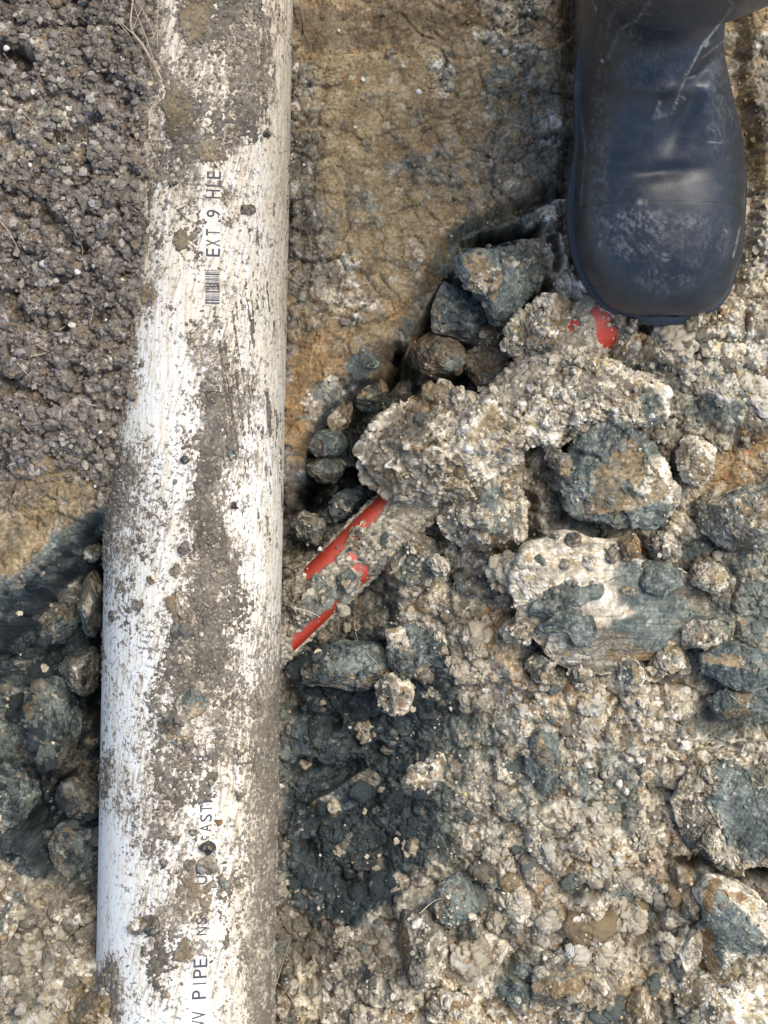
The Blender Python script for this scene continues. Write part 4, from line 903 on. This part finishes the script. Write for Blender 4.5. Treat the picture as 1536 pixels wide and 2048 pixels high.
# printed barcode
rb = random.Random(3); Vs = []; Fs = []; n = 0; yb_ = 541.
while yb_ < 609:
    w = rb.choice([1.2, 1.2, 2.2, 3.2]); 
    if True:
        for (pa, pb) in ((0, 1),):
            x0, y0, z0, a0 = pipe_pt(425, yb_); aL = a0 - 14.5 / 3150 / R_P; aR = a0 + 14.5 / 3150 / R_P
            ta = np.linspace(aL, aR, 8); r = R_P + .00028
            for dy in (0, w / 3150):
                y = y0 - dy; Vs += [(axis_x(y) + r * math.sin(t), y, r * math.cos(t)) for t in ta]
            Fs += [(n + i, n + i + 1, n + 8 + i + 1, n + 8 + i) for i in range(7)]; n += 16
    yb_ += w + rb.choice([1.3, 1.3, 2.4])
link('barcode', make_mesh('barcode', np.array(Vs), np.array(Fs)[:, ::-1], np.tile(np.array([[.05, .055, .08, 1]], np.float32), (len(Vs), 1))), M_INK, pipe)

# lumps lying on the pipe
def on_pipe(label, pts, th, kind, name='earth_clod', dz=.0, **kw):
    cx = sum(p[0] for p in pts) / len(pts); cy = sum(p[1] for p in pts) / len(pts)
    x, y, z, a = pipe_pt(cx, cy)
    clod(name, label, pts, z + th * .3 + dz, th, kind, tilt=(-math.tan(a), 0), **kw)
on_pipe('blue-grey round lump stuck on the pipe right of its crumbly tan neighbour', [(352, 1410), (365, 1385), (388, 1374), (408, 1385), (416, 1408), (405, 1432), (375, 1440), (356, 1432)], .006, {'g': 1, 'k': .5}, sub=5, size=.2)
on_pipe('crumbly tan lump stuck on the pipe below the blue-grey round lump', [(318, 1450), (330, 1432), (355, 1430), (378, 1448), (392, 1470), (382, 1498), (350, 1490), (322, 1475)], .006, {'m': 1, 't': .6}, sub=5, size=.3)
on_pipe('olive flat chip stuck on the pipe', [(340, 1205), (352, 1182), (366, 1192), (376, 1225), (366, 1240), (350, 1236)], .003, {'m': .7, 'b': 1}, sub=4, size=.1, name='earth_chip', cat='earth chip')
on_pipe('dark slate crumb on the printed line of the pipe, upper of a touching pair', [(399, 1700), (403, 1686), (418, 1681), (431, 1688), (434, 1706), (424, 1718), (404, 1715)], .005, {'g': .6, 'k': 1}, sub=4, size=.15)
on_pipe('olive brown crumb on the printed line of the pipe, lower of a touching pair', [(396, 1722), (408, 1712), (430, 1715), (442, 1732), (438, 1747), (415, 1750), (399, 1738)], .004, {'m': 1, 'k': .4}, sub=4, size=.2)
on_pipe('dark ragged lump on the left side of the pipe near its lower end', [(256, 1865), (262, 1845), (285, 1828), (305, 1828), (322, 1840), (318, 1862), (295, 1868), (270, 1872)], .004, {'m': .8, 'k': .9}, sub=5, size=.3)
on_pipe('dark brown lump on the pipe below the narrow olive chip', [(345, 1258), (360, 1248), (380, 1255), (384, 1285), (368, 1300), (348, 1290)], .004, {'h': 1, 'm': .5}, sub=4, size=.3)
for k, (a, b, r, kd) in enumerate([(380, 1730, 10, 'm'), (387, 1665, 7, 'k'), (424, 1561, 9, 'm'), (482, 1588, 11, 'm'), (438, 1645, 9, 'o'), (352, 1680, 8, 'o'), (388, 1540, 6, 'k'), (356, 1561, 7, 'm'), (370, 920, 7, 'k'), (470, 1010, 8, 'h'), (325, 1725, 7, 'h'), (450, 1760, 12, 'h'), (330, 1985, 10, 'm'), (286, 1905, 8, 'm'), (345, 365, 5, 'k'), (532, 268, 4, 'k'), (495, 420, 9, 'h'), (372, 1100, 10, 'h'), (350, 1140, 12, 'h'), (300, 1160, 7, 'm'), (463, 909, 9, 'k'), (274, 1210, 9, 'h'), (226, 1230, 8, 'h')]):
    on_pipe('pea-sized dark crumb of soil stuck on the white pipe', ring(a, b, r * 1.1, r, 20 * k, seed=80 + k), .0022, {kd: 1}, sub=3, size=.1, name='earth_chip', cat='earth chip', group='dark crumbs stuck on the pipe')

# ------------------------------------------------------------------ red pipe
R_R = .0185
p0 = np.array(at(656, 1164, -.046)); p1 = np.array(at(1192, 648, -.016))
d_ = p1 - p0; L_ = np.linalg.norm(d_); d_ /= L_
side = np.cross(d_, [0, 0, 1]); side /= np.linalg.norm(side); up = np.cross(side, d_)
tt = np.arange(-.16, L_ + .12, .0009); ra = np.arange(-math.pi, math.pi, .04)
RA, RT = np.meshgrid(ra, tt); rsh = RA.shape; RA = RA.ravel(); RT = RT.ravel()
def rp(r): return p0 + d_ * RT[:, None] + (side * np.sin(RA)[:, None] + up * np.cos(RA)[:, None]) * (r[:, None] if hasattr(r, 'shape') else r)
VR = rp(R_R); s_ = RA * R_R
f = np.clip(.02 + .5 * fbm2(s_ * 130, RT * 60, 4, 300) + .3 * fbm2(s_ * 500, RT * 200, 2, 301), 0, 1)[:, None] * .8
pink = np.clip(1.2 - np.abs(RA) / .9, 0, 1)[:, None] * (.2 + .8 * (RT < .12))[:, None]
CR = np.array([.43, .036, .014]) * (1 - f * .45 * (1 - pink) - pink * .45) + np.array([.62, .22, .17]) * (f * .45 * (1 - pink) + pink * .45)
red = empty('red_pipe', (0, 0, 0)); tag(red, 'thin red plastic duct buried in rubble, crossing under the white pipe', 'pipe')
fr = grid_faces(*rsh, wrap=True)
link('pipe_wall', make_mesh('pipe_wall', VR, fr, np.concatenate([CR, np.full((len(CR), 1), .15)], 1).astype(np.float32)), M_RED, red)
rpx, rpy = proj(VR[:, 0], VR[:, 1], VR[:, 2])
dn = .86 - .95 * np.exp(-((RA + .98) / .52) ** 4) * sstep(800, 750, rpx) * sstep(596, 622, rpx) - .85 * np.exp(-((RA - 1.05) / .5) ** 4) * sstep(690, 655, rpx) * sstep(578, 592, rpx) - .6 * np.exp(-((RA - 1.05) / .4) ** 4) * np.exp(-((rpx - 728) / 14) ** 2)
for (cx, cy, rx, ry, a_) in [(715, 1085, 16, 12, .35), (705, 1110, 14, 12, .5), (720, 1135, 16, 10, .5), (1146, 652, 15, 15, .5), (1214, 652, 22, 44, .9), (1196, 622, 16, 16, .6)]:
    dn = dn - a_ * np.clip(1.5 - ((rpx - cx) / rx) ** 2 - ((rpy - cy) / ry) ** 2, 0, 1)
F1, F2, Hr1, T1 = worley([s_, RT], 300., 320); Hr2 = worley([s_, RT], 620., 321)[2]
mr_ = dn - .42 + .32 * fbm2(s_ * 110, RT * 90, 3, 305) + .28 * (rnd(Hr1, 2) - .5)
thr = np.where(mr_ > 0, .0004 + np.clip(mr_, 0, .5) * .006 * (.4 + .9 * rnd(Hr1, 1)) * (1 - F1 * F1), -.001)
VM = rp(R_R + thr)
kf = fr[(mr_[fr] > 0).any(1)]; used = np.unique(kf); re = np.full(len(RA), -1); re[used] = np.arange(len(used))
Wm = np.zeros((len(RA), 9), np.float32); Wm[:, 1] = .8; Wm[:, 7] = .9; Wm[:, 5] = .2
Cm, kk = colour(Wm, None, 8, Hr1, Hr2)
link('mud_crust', make_mesh('mud_crust', VM[used], re[kf], np.concatenate([Cm[used], np.full((len(used), 1), .95)], 1).astype(np.float32)), M_MUD, red)
splat(VM[:, 0], VM[:, 1], VM[:, 2], 6)

# ------------------------------------------------------------------ rubber boot
print('boot')
# ring: angle of the section, centre y, centre z, extent to the top/front, extent to the bottom/back, half width, centre x
RINGS = [(0, .1285, .022, .003, .008, .010, .1835), (0, .1297, .023, .009, .010, .022, .1830), (0, .1345, .024, .018, .012, .0325, .1820), (0, .1425, .025, .027, .013, .0400, .1813), (0, .1550, .027, .034, .015, .0462, .1799),
         (0, .1720, .028, .039, .016, .0515, .1791), (0, .1940, .030, .0425, .017, .0540, .1786), (2, .2180, .030, .0455, .017, .0546, .1790), (5, .2400, .032, .051, .018, .0528, .1788),
         (12, .2620, .036, .060, .022, .0492, .1765), (26, .2850, .046, .066, .034, .0458, .1733), (46, .3090, .064, .064, .062, .0445, .1690), (66, .3310, .096, .058, .092, .0455, .1668),
         (84, .3370, .135, .055, .072, .0462, .1660), (96, .3290, .180, .055, .062, .0500, .1655), (99, .3190, .230, .057, .062, .0545, .1650), (99, .3090, .290, .060, .066, .0590, .1640), (96, .3010, .350, .062, .068, .0620, .1630), (92, .3000, .420, .062, .068, .0640, .1630)]
RG = np.array(RINGS, float)
def catmull(P, n):
    out = []
    k = len(P)
    for i in range(k - 1):
        a = P[max(i - 1, 0)]; b = P[i]; c = P[i + 1]; d = P[min(i + 2, k - 1)]
        for t in np.linspace(0, 1, n, endpoint=False):
            out.append(.5 * ((2 * b) + (-a + c) * t + (2 * a - 5 * b + 4 * c - d) * t * t + (-a + 3 * b - 3 * c + d) * t ** 3))
    out.append(P[-1]); return np.array(out)
def boot_surface(n, nt, grow=0.0, upto=None):
    G = catmull(RG, n)
    if upto: G = G[:upto]
    t = np.linspace(0, 2 * math.pi, nt, endpoint=False)[None, :]
    an = np.radians(G[:, 0])[:, None]; ct = np.cos(t); st = np.sin(t)
    e = .80 + .20 * np.clip(G[:, 0] / 60, 0, 1)[:, None]
    e2 = .92 + .08 * np.clip(G[:, 0] / 60, 0, 1)[:, None]
    u = (G[:, 5][:, None] + grow) * np.sign(ct) * np.abs(ct) ** e
    v = np.where(st > 0, (G[:, 3][:, None] + grow), (G[:, 4][:, None] + grow)) * np.sign(st) * np.abs(st) ** e2
    x = G[:, 6][:, None] + u; y = G[:, 1][:, None] - np.sin(an) * v; z = G[:, 2][:, None] + np.cos(an) * v
    z = np.maximum(z, .010)
    V = np.stack([x, y, z], -1).reshape(-1, 3)
    px, py = proj(V[:, 0], V[:, 1], V[:, 2])
    top = np.tile((st > -.2), (len(G), 1)).ravel()
    def dent(cx, cy, rx, ry, rot, dep):
        c = math.cos(math.radians(rot)); s = math.sin(math.radians(rot)); dx = px - cx; dy = py - cy
        d = ((dx * c + dy * s) / rx) ** 2 + ((-dx * s + dy * c) / ry) ** 2
        return dep * np.exp(-d)
    d = dent(1325, 345, 60, 16, -6, -.0032) + dent(1388, 200, 20, 70, 22, -.0075) + dent(1345, 265, 22, 40, 10, -.003) + dent(1420, 130, 90, 14, -42, -.005) + dent(1290, 150, 70, 40, 0, -.002) \
        + dent(1240, 260, 40, 60, 0, .0016) + dent(1430, 290, 34, 60, 0, .0022) + dent(1440, 60, 100, 16, -50, .0042) + dent(1200, 60, 16, 90, 8, -.0022) + dent(1255, 110, 14, 60, 35, .0018) + dent(1190, 400, 16, 80, -4, -.0022)
    V[:, 2] += np.where(top, d, 0) * .9
    V[:, 1] += np.where(top, d, 0) * -.3
    V[:, 2] += np.where(top, .0005 * fbm2(V[:, 0] * 40, V[:, 1] * 40, 3, 400), 0)
    return V, len(G), px, py
def boot_colour(V, px, py, base):
    f = fbm2(V[:, 0] * 90, V[:, 1] * 90 + V[:, 2] * 60, 4, 410, .6); g = fbm2(V[:, 0] * 520, V[:, 1] * 240, 3, 420, .7); big = fbm2(V[:, 0] * 18, V[:, 1] * 18, 3, 430)
    r45 = fbm2((V[:, 0] + V[:, 1]) * 600, (V[:, 0] - V[:, 1]) * 60, 3, 440, .6)
    d = np.clip(.04 + .16 * f + .16 * g + .12 * big, 0, 1) * .25
    def reg(cx, cy, rx, ry): return np.clip(1.4 - ((px - cx) / rx) ** 2 - ((py - cy) / ry) ** 2, 0, 1)
    for (cx, cy, rx, ry, a) in [(1270, 470, 70, 50, .5), (1300, 440, 110, 24, .45), (1330, 560, 60, 30, .30), (1250, 30, 60, 60, .22), (1400, 480, 60, 60, .2), (1200, 300, 20, 200, .3), (1290, 130, 70, 60, .2), (1440, 200, 30, 120, .2)]:
        d = d + a * reg(cx, cy, rx, ry) * np.clip(.10 + .35 * r45 + .65 * g + .35 * f, 0, 1)
    def line(pts, w, a):
        nonlocal d
        D = polydist(px, py, pts); d = np.maximum(d, a * np.exp(-(D / w) ** 2) * np.clip(.55 + 1.1 * g, 0, 1))
    line([(1340, 240), (1375, 150), (1400, 95), (1462, 16)], 2.0, .8); line([(1405, 115), (1450, 80), (1475, 55)], 1.8, .6); line([(1300, 0), (1275, 40), (1240, 58)], 2.4, .55)
    line([(1215, 120), (1240, 60)], 3.0, .4); line([(1186, 5), (1192, 20)], 2.2, .7); line([(1320, 205), (1312, 235)], 3.5, .8); line([(1308, 236), (1330, 232)], 4, .7); line([(1378, 158), (1394, 154)], 3, .6)
    line([(1416, 284), (1440, 284)], 1.2, .8); line([(1418, 258), (1430, 262)], 1.2, .6); line([(1360, 190), (1372, 200)], 2.5, .6)
    line([(1458, 0), (1480, 25), (1510, 20)], 1.8, .5); line([(1278, 404), (1290, 406)], 6, .7); line([(1290, 422), (1320, 432)], 1.6, .6); line([(1312, 440), (1320, 426)], 1.6, .6)
    line([(1150, 150), (1172, 300), (1160, 420)], 2.2, .35); line([(1480, 455), (1470, 500), (1466, 515)], 2.0, .7)
    for (cx, cy, r, a) in [(1204, 488, 9, .5), (1330, 515, 10, .55), (1372, 152, 6, .6), (1448, 465, 8, .4), (1412, 86, 8, .8), (1205, 122, 4, .8), (1325, 222, 12, .4)]:
        d = np.maximum(d, a * reg(cx, cy, r, r) * np.clip(.4 + 1.2 * r45 + .8 * g, 0, 1))
    d = np.clip(d, 0, 1)[:, None]
    dust = np.array([.30, .30, .28]); low = np.clip(1 - d * 2, 0, 1)
    C = base * (1 - d) + dust * d
    # thin bloom of worn rubber, tinted blue to paint the sky's sheen
    bl = np.clip(.5 + .9 * big + .3 * f, 0, 1)[:, None] * .5
    C = C * (1 - bl) + (C + np.array([.013, .019, .030])) * bl
    dry = np.clip(-.05 + d[:, 0] * 1.2 + .5 * np.clip(f + .5 * g, 0, 1), 0, 1)
    return np.concatenate([C, dry[:, None]], 1).astype(np.float32)
BASE_R = np.array([.008, .011, .016])
boot = empty('rubber_boot', (.18, .28, 0)); tag(boot, 'worn black rubber boot, toe pointing down the photo, standing on the rubble', 'boot')
def child(name, me, mat):
    o = link(name, me, mat, boot); o.location = (-.18, -.28, 0); return o
NT = 300
V, n, px, py = boot_surface(30, NT)
F = grid_faces(n, NT, wrap=True)
child('boot_upper', make_mesh('boot_upper', V, F, boot_colour(V, px, py, BASE_R)), M_RUB)
# toe cap: a second layer of rubber over the toe, ending in a step across the foot
V2, n2, px2, py2 = boot_surface(30, NT, grow=.0017, upto=30 * 6 + 1)
e0 = V2.reshape(n2, NT, 3)
inner = boot_surface(30, NT, grow=-.0008, upto=30 * 6 + 1)[0].reshape(n2, NT, 3)[-1:]
e0 = np.concatenate([e0, inner], 0)
tipc = e0[0].mean(0); 
Vt = np.concatenate([e0.reshape(-1, 3), [tipc]]); pxt, pyt = proj(Vt[:, 0], Vt[:, 1], Vt[:, 2])
Ft = grid_faces(n2 + 1, NT, wrap=True)
child('toe_cap', make_mesh('toe_cap', Vt, Ft, boot_colour(Vt, pxt, pyt, BASE_R * 1.05)), M_RUB)
# sole with welt
def sole_outline(off):
    pts = []
    G = catmull(RG[:9], 8); 
    L = [(g[6] - g[5] - off, g[1] - (off if i == 0 else 0)) for i, g in enumerate(G)]; Rr = [(g[6] + g[5] + off, g[1] - (off if i == 0 else 0)) for i, g in enumerate(G)]
    back = [(.125 - off, .28), (.130 - off, .32), (.134 - off, .36), (.136 - off, .40), (.145 - off, .425), (.166, .438 + off), (.188 + off, .425), (.198 + off, .40), (.202 + off, .36), (.208 + off, .32), (.216 + off, .28)]
    tip = [(G[0][6], G[0][1] - off * 1.25)]
    return np.array(tip + Rr + back[::-1] + L[::-1])
def resample(P, n):
    Q = np.concatenate([P, P[:1]]); s = np.concatenate([[0], np.cumsum(np.hypot(*np.diff(Q, axis=0).T))])
    t = np.linspace(0, s[-1], n, endpoint=False); q = np.stack([np.interp(t, s, Q[:, 0]), np.interp(t, s, Q[:, 1])], 1)
    for _ in range(6): q = (np.roll(q, 1, 0) + 2 * q + np.roll(q, -1, 0)) / 4
    return q
lay = [(.0005, -.012), (.0018, -.010), (.0022, .002), (.0010, .004), (.0034, .0055), (.0040, .009), (.0036, .0125), (.0018, .0140), (-.0030, .0142)]
NS = 400; VS = []
for off, z in lay:
    q = resample(sole_outline(off + .0006), NS); q[:, 0] += .0042 * sstep(.19, .25, q[:, 1]) * (q[:, 0] < .175); q[:, 0] += .0018 * sstep(.175, .20, q[:, 0]) * sstep(.30, .24, q[:, 1]); VS.append(np.column_stack([q, np.full(NS, z)]))
VS = np.concatenate(VS); c0 = len(VS); VS = np.concatenate([VS, [[.175, .27, -.012]], [[.175, .27, .0135]]])
FS = grid_faces(len(lay), NS, wrap=True)[:, ::-1]
px, py = proj(VS[:, 0], VS[:, 1], VS[:, 2])
i = np.arange(NS); cap1 = np.stack([i, (i + 1) % NS, np.full(NS, c0), np.full(NS, c0)], 1)
sole_me = make_mesh('sole', VS, FS, boot_colour(VS, px, py, BASE_R * 1.25))
child('sole', sole_me, M_RUB)
m_ = (V[:, 2] < .13); 
BX = np.concatenate([V, Vt, VS]); splat(BX[:, 0], BX[:, 1], BX[:, 2].astype(np.float32), 9)

# ------------------------------------------------------------------ loose crumbs: far too many to count
print('crumbs')
def crumbs(name, n, region, smin, smax, powr, seed, own_ok=(0, 0, 1, 6), kindw=None, bright=1.0, sink=.25, sub=0, dens_fn=None):
    rs = np.random.RandomState(seed)
    x0, y0, x1, y1 = region
    a = rs.uniform(x0, x1, n * 3); b = rs.uniform(y0, y1, n * 3)
    x = (a - 768) / S; y = (1024 - b) / S
    i, j = cell(x, y); z = TOP[i, j]
    ok = np.isin(OWN[i, j], own_ok) & (z > -.5)
    if 0 in own_ok: ok |= (OWN[i, j] == 2) & (rs.uniform(size=len(x)) < np.where(proj(x, y, z)[0] > 1330, .5, .07))
    # crumbs do not hang on steep steps
    zr = TOP[np.clip(i + 2, 0, NX - 1), j]; zu = TOP[i, np.clip(j + 2, 0, NY - 1)]
    ok &= (np.abs(zr - z) < .006) & (np.abs(zu - z) < .006)
    px, py = proj(x, y, z)
    if dens_fn is not None: ok &= rs.uniform(size=len(x)) < dens_fn(px, py, x, y)
    idx = np.nonzero(ok)[0][:n]; x, y, z, px, py = x[idx], y[idx], z[idx], px[idx], py[idx]; n = len(x)
    if n == 0: return None
    s = smin * (smax / smin) ** (rs.uniform(size=n) ** powr)
    V0, F0 = ico(sub); nv = len(V0)
    off = 1 + rs.uniform(-.32, .32, (n, nv, 1)); P = V0[None] * off * (rs.uniform(.55, 1.25, (n, 1, 3)))
    t = rs.uniform(0, 2 * np.pi, n); c, s_ = np.cos(t)[:, None], np.sin(t)[:, None]
    Q = np.stack([P[..., 0] * c - P[..., 1] * s_, P[..., 0] * s_ + P[..., 1] * c, P[..., 2] * .75], -1) * s[:, None, None]
    Q += np.stack([x, y, z + s * (.6 - sink)], -1)[:, None, :]
    if kindw is None: Wt = kinds(px, py, x, y)
    else: Wt = np.tile(np.array([kindw.get(k, 0) for k in KINDS], np.float32), (n, 1))
    h1 = hsh((np.arange(n)), np.full(n, 3), None, seed); h2 = hsh((np.arange(n)), np.full(n, 7), None, seed + 1)
    C, kk = colour(Wt, None, seed, h1, h2, soft=.9)
    C = np.repeat(C * bright, nv, 0); dr = np.repeat(kk, nv)[:, None]
    F = (F0[None] + (np.arange(n) * nv)[:, None, None]).reshape(-1, 3)
    o = link(name, make_mesh(name, Q.reshape(-1, 3), F, np.concatenate([C, dr], 1), smooth=False), M_CRUMB)
    return o
def dcr(px, py, x, y):
    w = kinds(px, py, x, y, False); w = w / (w.sum(-1, keepdims=True) + 1e-6)
    return np.clip(w @ np.array([1, 1, .9, .08, .12, .25, .45, .7, .06], np.float32) * (.6 + .8 * (fbm2(x * 60, y * 60, 2, 600) + .3)), .02, 1)
ALLR = (-60, -60, 1600, 2110)
tag(crumbs('fine_crumbs', 10000, ALLR, .0005, .0016, 1.6, 11, dens_fn=dcr), 'fine loose crumbs of soil strewn over the whole rubble', 'soil crumbs', kind='stuff')
tag(crumbs('coarse_crumbs', 1300, ALLR, .0014, .0038, 2.2, 12, dens_fn=dcr, sub=1), 'coarse loose crumbs of earth strewn over the whole rubble', 'soil crumbs', kind='stuff')
tag(crumbs('topsoil_crumbs', 3500, (-60, -60, 330, 960), .0009, .0034, 1.8, 13, sub=1, kindw={'h': 1, 'm': .3, 't': .12}), 'dark loose crumbs of topsoil left of the white pipe', 'soil crumbs', kind='stuff')
def ddark(px, py, x, y):
    w = kinds(px, py, x, y, False); w = w / (w.sum(-1, keepdims=True) + 1e-6)
    return np.clip((w[:, 5] * .5 + w[:, 6]) * (.1 + 1.2 * np.clip(fbm2(x * 40, y * 40, 3, 610) + .15, 0, 1)), 0, 1)
tag(crumbs('pale_crumbs', 550, (-60, 1000, 1600, 2110), .0007, .0030, 2.4, 15, sub=1, kindw={'t': 1, 'c': .35, 'm': .5}, dens_fn=ddark), 'loose pale crumbs fallen on the wet blue-black clay', 'soil crumbs', kind='stuff')
def dpipe(px, py, x, y):
    l = 585 - 355 - py * .0195; q = (px - l) / 355
    return np.clip(bilp(_PM, q * 8 - .5, py / 64 - .5) - .38, .01, 1) * 1.3
o = crumbs('crumbs_on_pipe', 5200, (190, -60, 600, 2110), .0005, .0016, 1.5, 14, own_ok=(5,), kindw={'h': 1, 'm': 1, 't': .35}, dens_fn=dpipe)
tag(o, 'fine dark crumbs of soil sprinkled along the top of the white pipe', 'soil crumbs', kind='stuff')

# ------------------------------------------------------------------ pale pebbles
print('pebbles')
def pebble(px, py, r, label, group=None, tint=(.66, .63, .56), seed=0):
    V, F = ico(3); rs = np.random.RandomState(seed + 900)
    P = V * np.array([1, rs.uniform(.7, .95), rs.uniform(.5, .75)])
    for _ in range(7):
        n = rs.normal(size=3); n /= np.linalg.norm(n); dd = P @ n; P = P - np.clip(dd - rs.uniform(.45, .7), 0, None)[:, None] * n * .9
    P = P * (1 + .05 * fbm3(P[:, 0] * 3 + seed, P[:, 1] * 3, P[:, 2] * 3, 3, 7))[:, None]
    R = r / S; t = rs.uniform(0, 6.28); c, s = math.cos(t), math.sin(t)
    P = np.stack([P[:, 0] * c - P[:, 1] * s, P[:, 0] * s + P[:, 1] * c, P[:, 2]], 1) * R
    x, y, _ = at(px, py, 0); z = float(ground_z(x, y)[0]); x, y, _ = at(px, py, z)
    C = np.tile(np.array([*tint, .9]), (len(P), 1)); C[:, :3] *= (.9 + .15 * fbm3(P[:, 0] * 900, P[:, 1] * 900, P[:, 2] * 900, 2, 8))[:, None]
    o = link('pebble', make_mesh('pebble', P, F, C.astype(np.float32)), M_CRUMB, loc=(x, y, z + R * .25))
    tag(o, label, 'pebble', group); return o
W1 = 'small white stone chip in the dark topsoil left of the white pipe'
for k, (a, b, r) in enumerate([(14, 98, 8), (35, 84, 9), (48, 498, 7), (118, 412, 6), (192, 352, 5), (155, 543, 9), (88, 528, 9), (285, 185, 5), (205, 178, 7), (276, 375, 7), (90, 682, 6), (145, 682, 6), (34, 878, 5), (200, 865, 5), (290, 800, 4), (190, 972, 4), (30, 260, 6), (230, 240, 5), (120, 760, 4), (245, 560, 4), (60, 330, 5), (170, 460, 4), (212, 640, 4), (40, 610, 4)]):
    pebble(a, b, r, W1, 'white stone chips in the topsoil', seed=k)
pebble(30, 932, 12, 'round white chalk pebble near the left frame edge above the clay wall', seed=50)
for k, (a, b, r) in enumerate([(141, 190, 1)]): pass
W2 = 'small white stone chip on the brown shelf right of the white pipe'
for k, (a, b, r) in enumerate([(596, 187, 6), (838, 184, 7), (678, 62, 4), (726, 160, 7), (710, 255, 5), (1010, 104, 8), (608, 330, 4), (975, 445, 3), (700, 590, 3), (640, 628, 3), (820, 600, 3)]):
    pebble(a, b, r, W2, 'white stone chips on the shelf', seed=k + 60)
W3 = 'small pale stone chip in the rubble right of the pipes'
for k, (a, b, r) in enumerate([(1142, 1672, 9), (1238, 1568, 11), (1252, 1582, 10), (1200, 1572, 5), (1420, 1730, 5), (902, 1418, 6), (930, 1410, 6), (845, 1120, 6), (1092, 1690, 4), (776, 1600, 4), (905, 1890, 4), (1090, 1918, 9), (1380, 950, 5), (1400, 900, 8), (700, 1455, 5), (640, 1098, 6), (1155, 1000, 4), (805, 1770, 4), (1170, 840, 4), (895, 1224, 5), (640, 1710, 4), (740, 1480, 4), (690, 1650, 3), (1470, 680, 4), (1050, 1420, 5)]):
    pebble(a, b, r, W3, 'pale stone chips in the rubble', seed=k + 90)
pebble(563, 1572, 7, 'bright white chip resting at the right edge of the white pipe', seed=130)

# ------------------------------------------------------------------ roots and straws
print('roots')
def tube(paths, lift=.0015):
    Vs = []; Fs = []; n = 0
    for pts, r0, r1 in paths:
        P = []
        for q in pts:
            if len(q) == 3: P.append(at(*q))
            else:
                x, y, _ = at(q[0], q[1], 0); z = float(ground_z(x, y)[0]); x, y, _ = at(q[0], q[1], z); P.append((x, y, max(z, float(ground_z(x, y)[0])) + lift))
        P = catmull(np.array(P), 8); P[:, 2] += .0006 * np.sin(np.arange(len(P)) * .9)
        k = len(P); T = np.gradient(P, axis=0); T /= np.linalg.norm(T, axis=1)[:, None] + 1e-9
        U = np.cross(T, [0, 0, 1]); U /= np.linalg.norm(U, axis=1)[:, None] + 1e-9; Wv = np.cross(U, T)
        r = np.linspace(r0, r1, k)[:, None, None]; a = np.linspace(0, 2 * np.pi, 7)[:-1][None, :, None]
        Q = P[:, None] + r * (np.cos(a) * U[:, None] + np.sin(a) * Wv[:, None])
        Vs.append(Q.reshape(-1, 3)); Fs.append(grid_faces(k, 6, wrap=True) + n); n += k * 6
    return np.concatenate(Vs), np.concatenate(Fs)
def root(name, label, paths, col=(.42, .33, .22), group=None, cat='root'):
    V, F = tube(paths); C = np.tile(np.array([*col, .9], np.float32), (len(V), 1))
    tag(link(name, make_mesh(name, V, F, C), M_ROOT), label, cat, group)
zr = .062
root('dry_root', 'branching dry root leaning from the topsoil onto the top of the white pipe', [
    ([(322, 158, .060), (305, 125, .066), (285, 90, .068), (264, 62, .066), (262, 30, .064), (268, -10, .062)], .0011, .0005),
    ([(272, 72, .067), (252, 55, .070), (236, 38, .072)], .0005, .0002), ([(264, 62, .067), (275, 35, .072), (288, 8, .076)], .0005, .0003),
    ([(312, 140, .066), (298, 92, .074), (278, 40, .080), (262, -5, .082)], .0004, .0002), ([(316, 95, .064), (314, 50, .070), (318, 0, .074)], .0004, .0002), ([(310, 80, .066), (300, 50, .072), (285, 20, .076), (272, 2, .078)], .0004, .0002)], (.40, .32, .22))
RG_ = 'thin pale rootlet lying on the loose soil'
for k, pts in enumerate([[(135, 12), (160, 35), (190, 60)], [(8, 108), (25, 128), (40, 136)], [(42, 222), (60, 240), (75, 252)], [(290, 430), (312, 452), (335, 472)], [(232, 40), (258, 70), (270, 95)], [(75, 690), (90, 700), (104, 706)], [(120, 660), (135, 650), (142, 640)], [(180, 650), (190, 622), (188, 605)],
                         [(70, 712), (88, 708), (100, 710)], [(5, 445), (22, 470), (40, 505)], [(155, 470), (165, 495), (168, 512)], [(280, 840), (284, 862)], [(175, 808), (195, 812)], [(45, 730), (52, 745), (62, 755)], [(305, 700), (306, 722)]]):
    root('rootlet', 'thin pale rootlet lying on the topsoil left of the white pipe', [(pts, .00035, .00022)], (.46, .38, .27), 'pale rootlets on the topsoil')
for k, pts in enumerate([[(560, 1558), (575, 1560), (590, 1565)], [(566, 1905), (580, 1880), (590, 1848)], [(575, 1900), (583, 1908)], [(540, 1955), (565, 1950), (580, 1945)], [(578, 1968), (588, 1990), (596, 2012)], [(1460, 1390), (1475, 1402)], [(835, 1790), (870, 1800), (890, 1796)]]):
    root('rootlet', 'thin pale rootlet among the rubble right of the white pipe', [(pts, .00035, .0002)], (.55, .46, .33), 'pale rootlets in the rubble')
root('rootlet', 'long hair-thin root trailing over the slate clods below the red pipe', [([(708, 1240), (714, 1275), (735, 1305), (760, 1335), (772, 1375)], .00032, .0002)], (.40, .36, .26))
root('rootlet', 'short straw crossing the lower red streak of the red pipe', [([(585, 1215, -.016), (615, 1222, -.012), (640, 1234, -.014)], .00035, .0002)], (.60, .50, .36))
root('twig', 'bent dark twig on the left side of the white pipe near its lower end', [([(208, 1752, .010), (222, 1766, .020), (232, 1783, .026), (222, 1795, .022)], .0006, .0004)], (.10, .065, .04), cat='twig')
root('twig', 'small dark forked twig lying across the printed line of the white pipe', [([(409, 784, .0605), (425, 783, .061), (448, 786, .061)], .0004, .0003), ([(410, 785, .0605), (415, 798, .061), (430, 808, .061)], .0004, .0003)], (.06, .06, .055), cat='twig')
print('done')
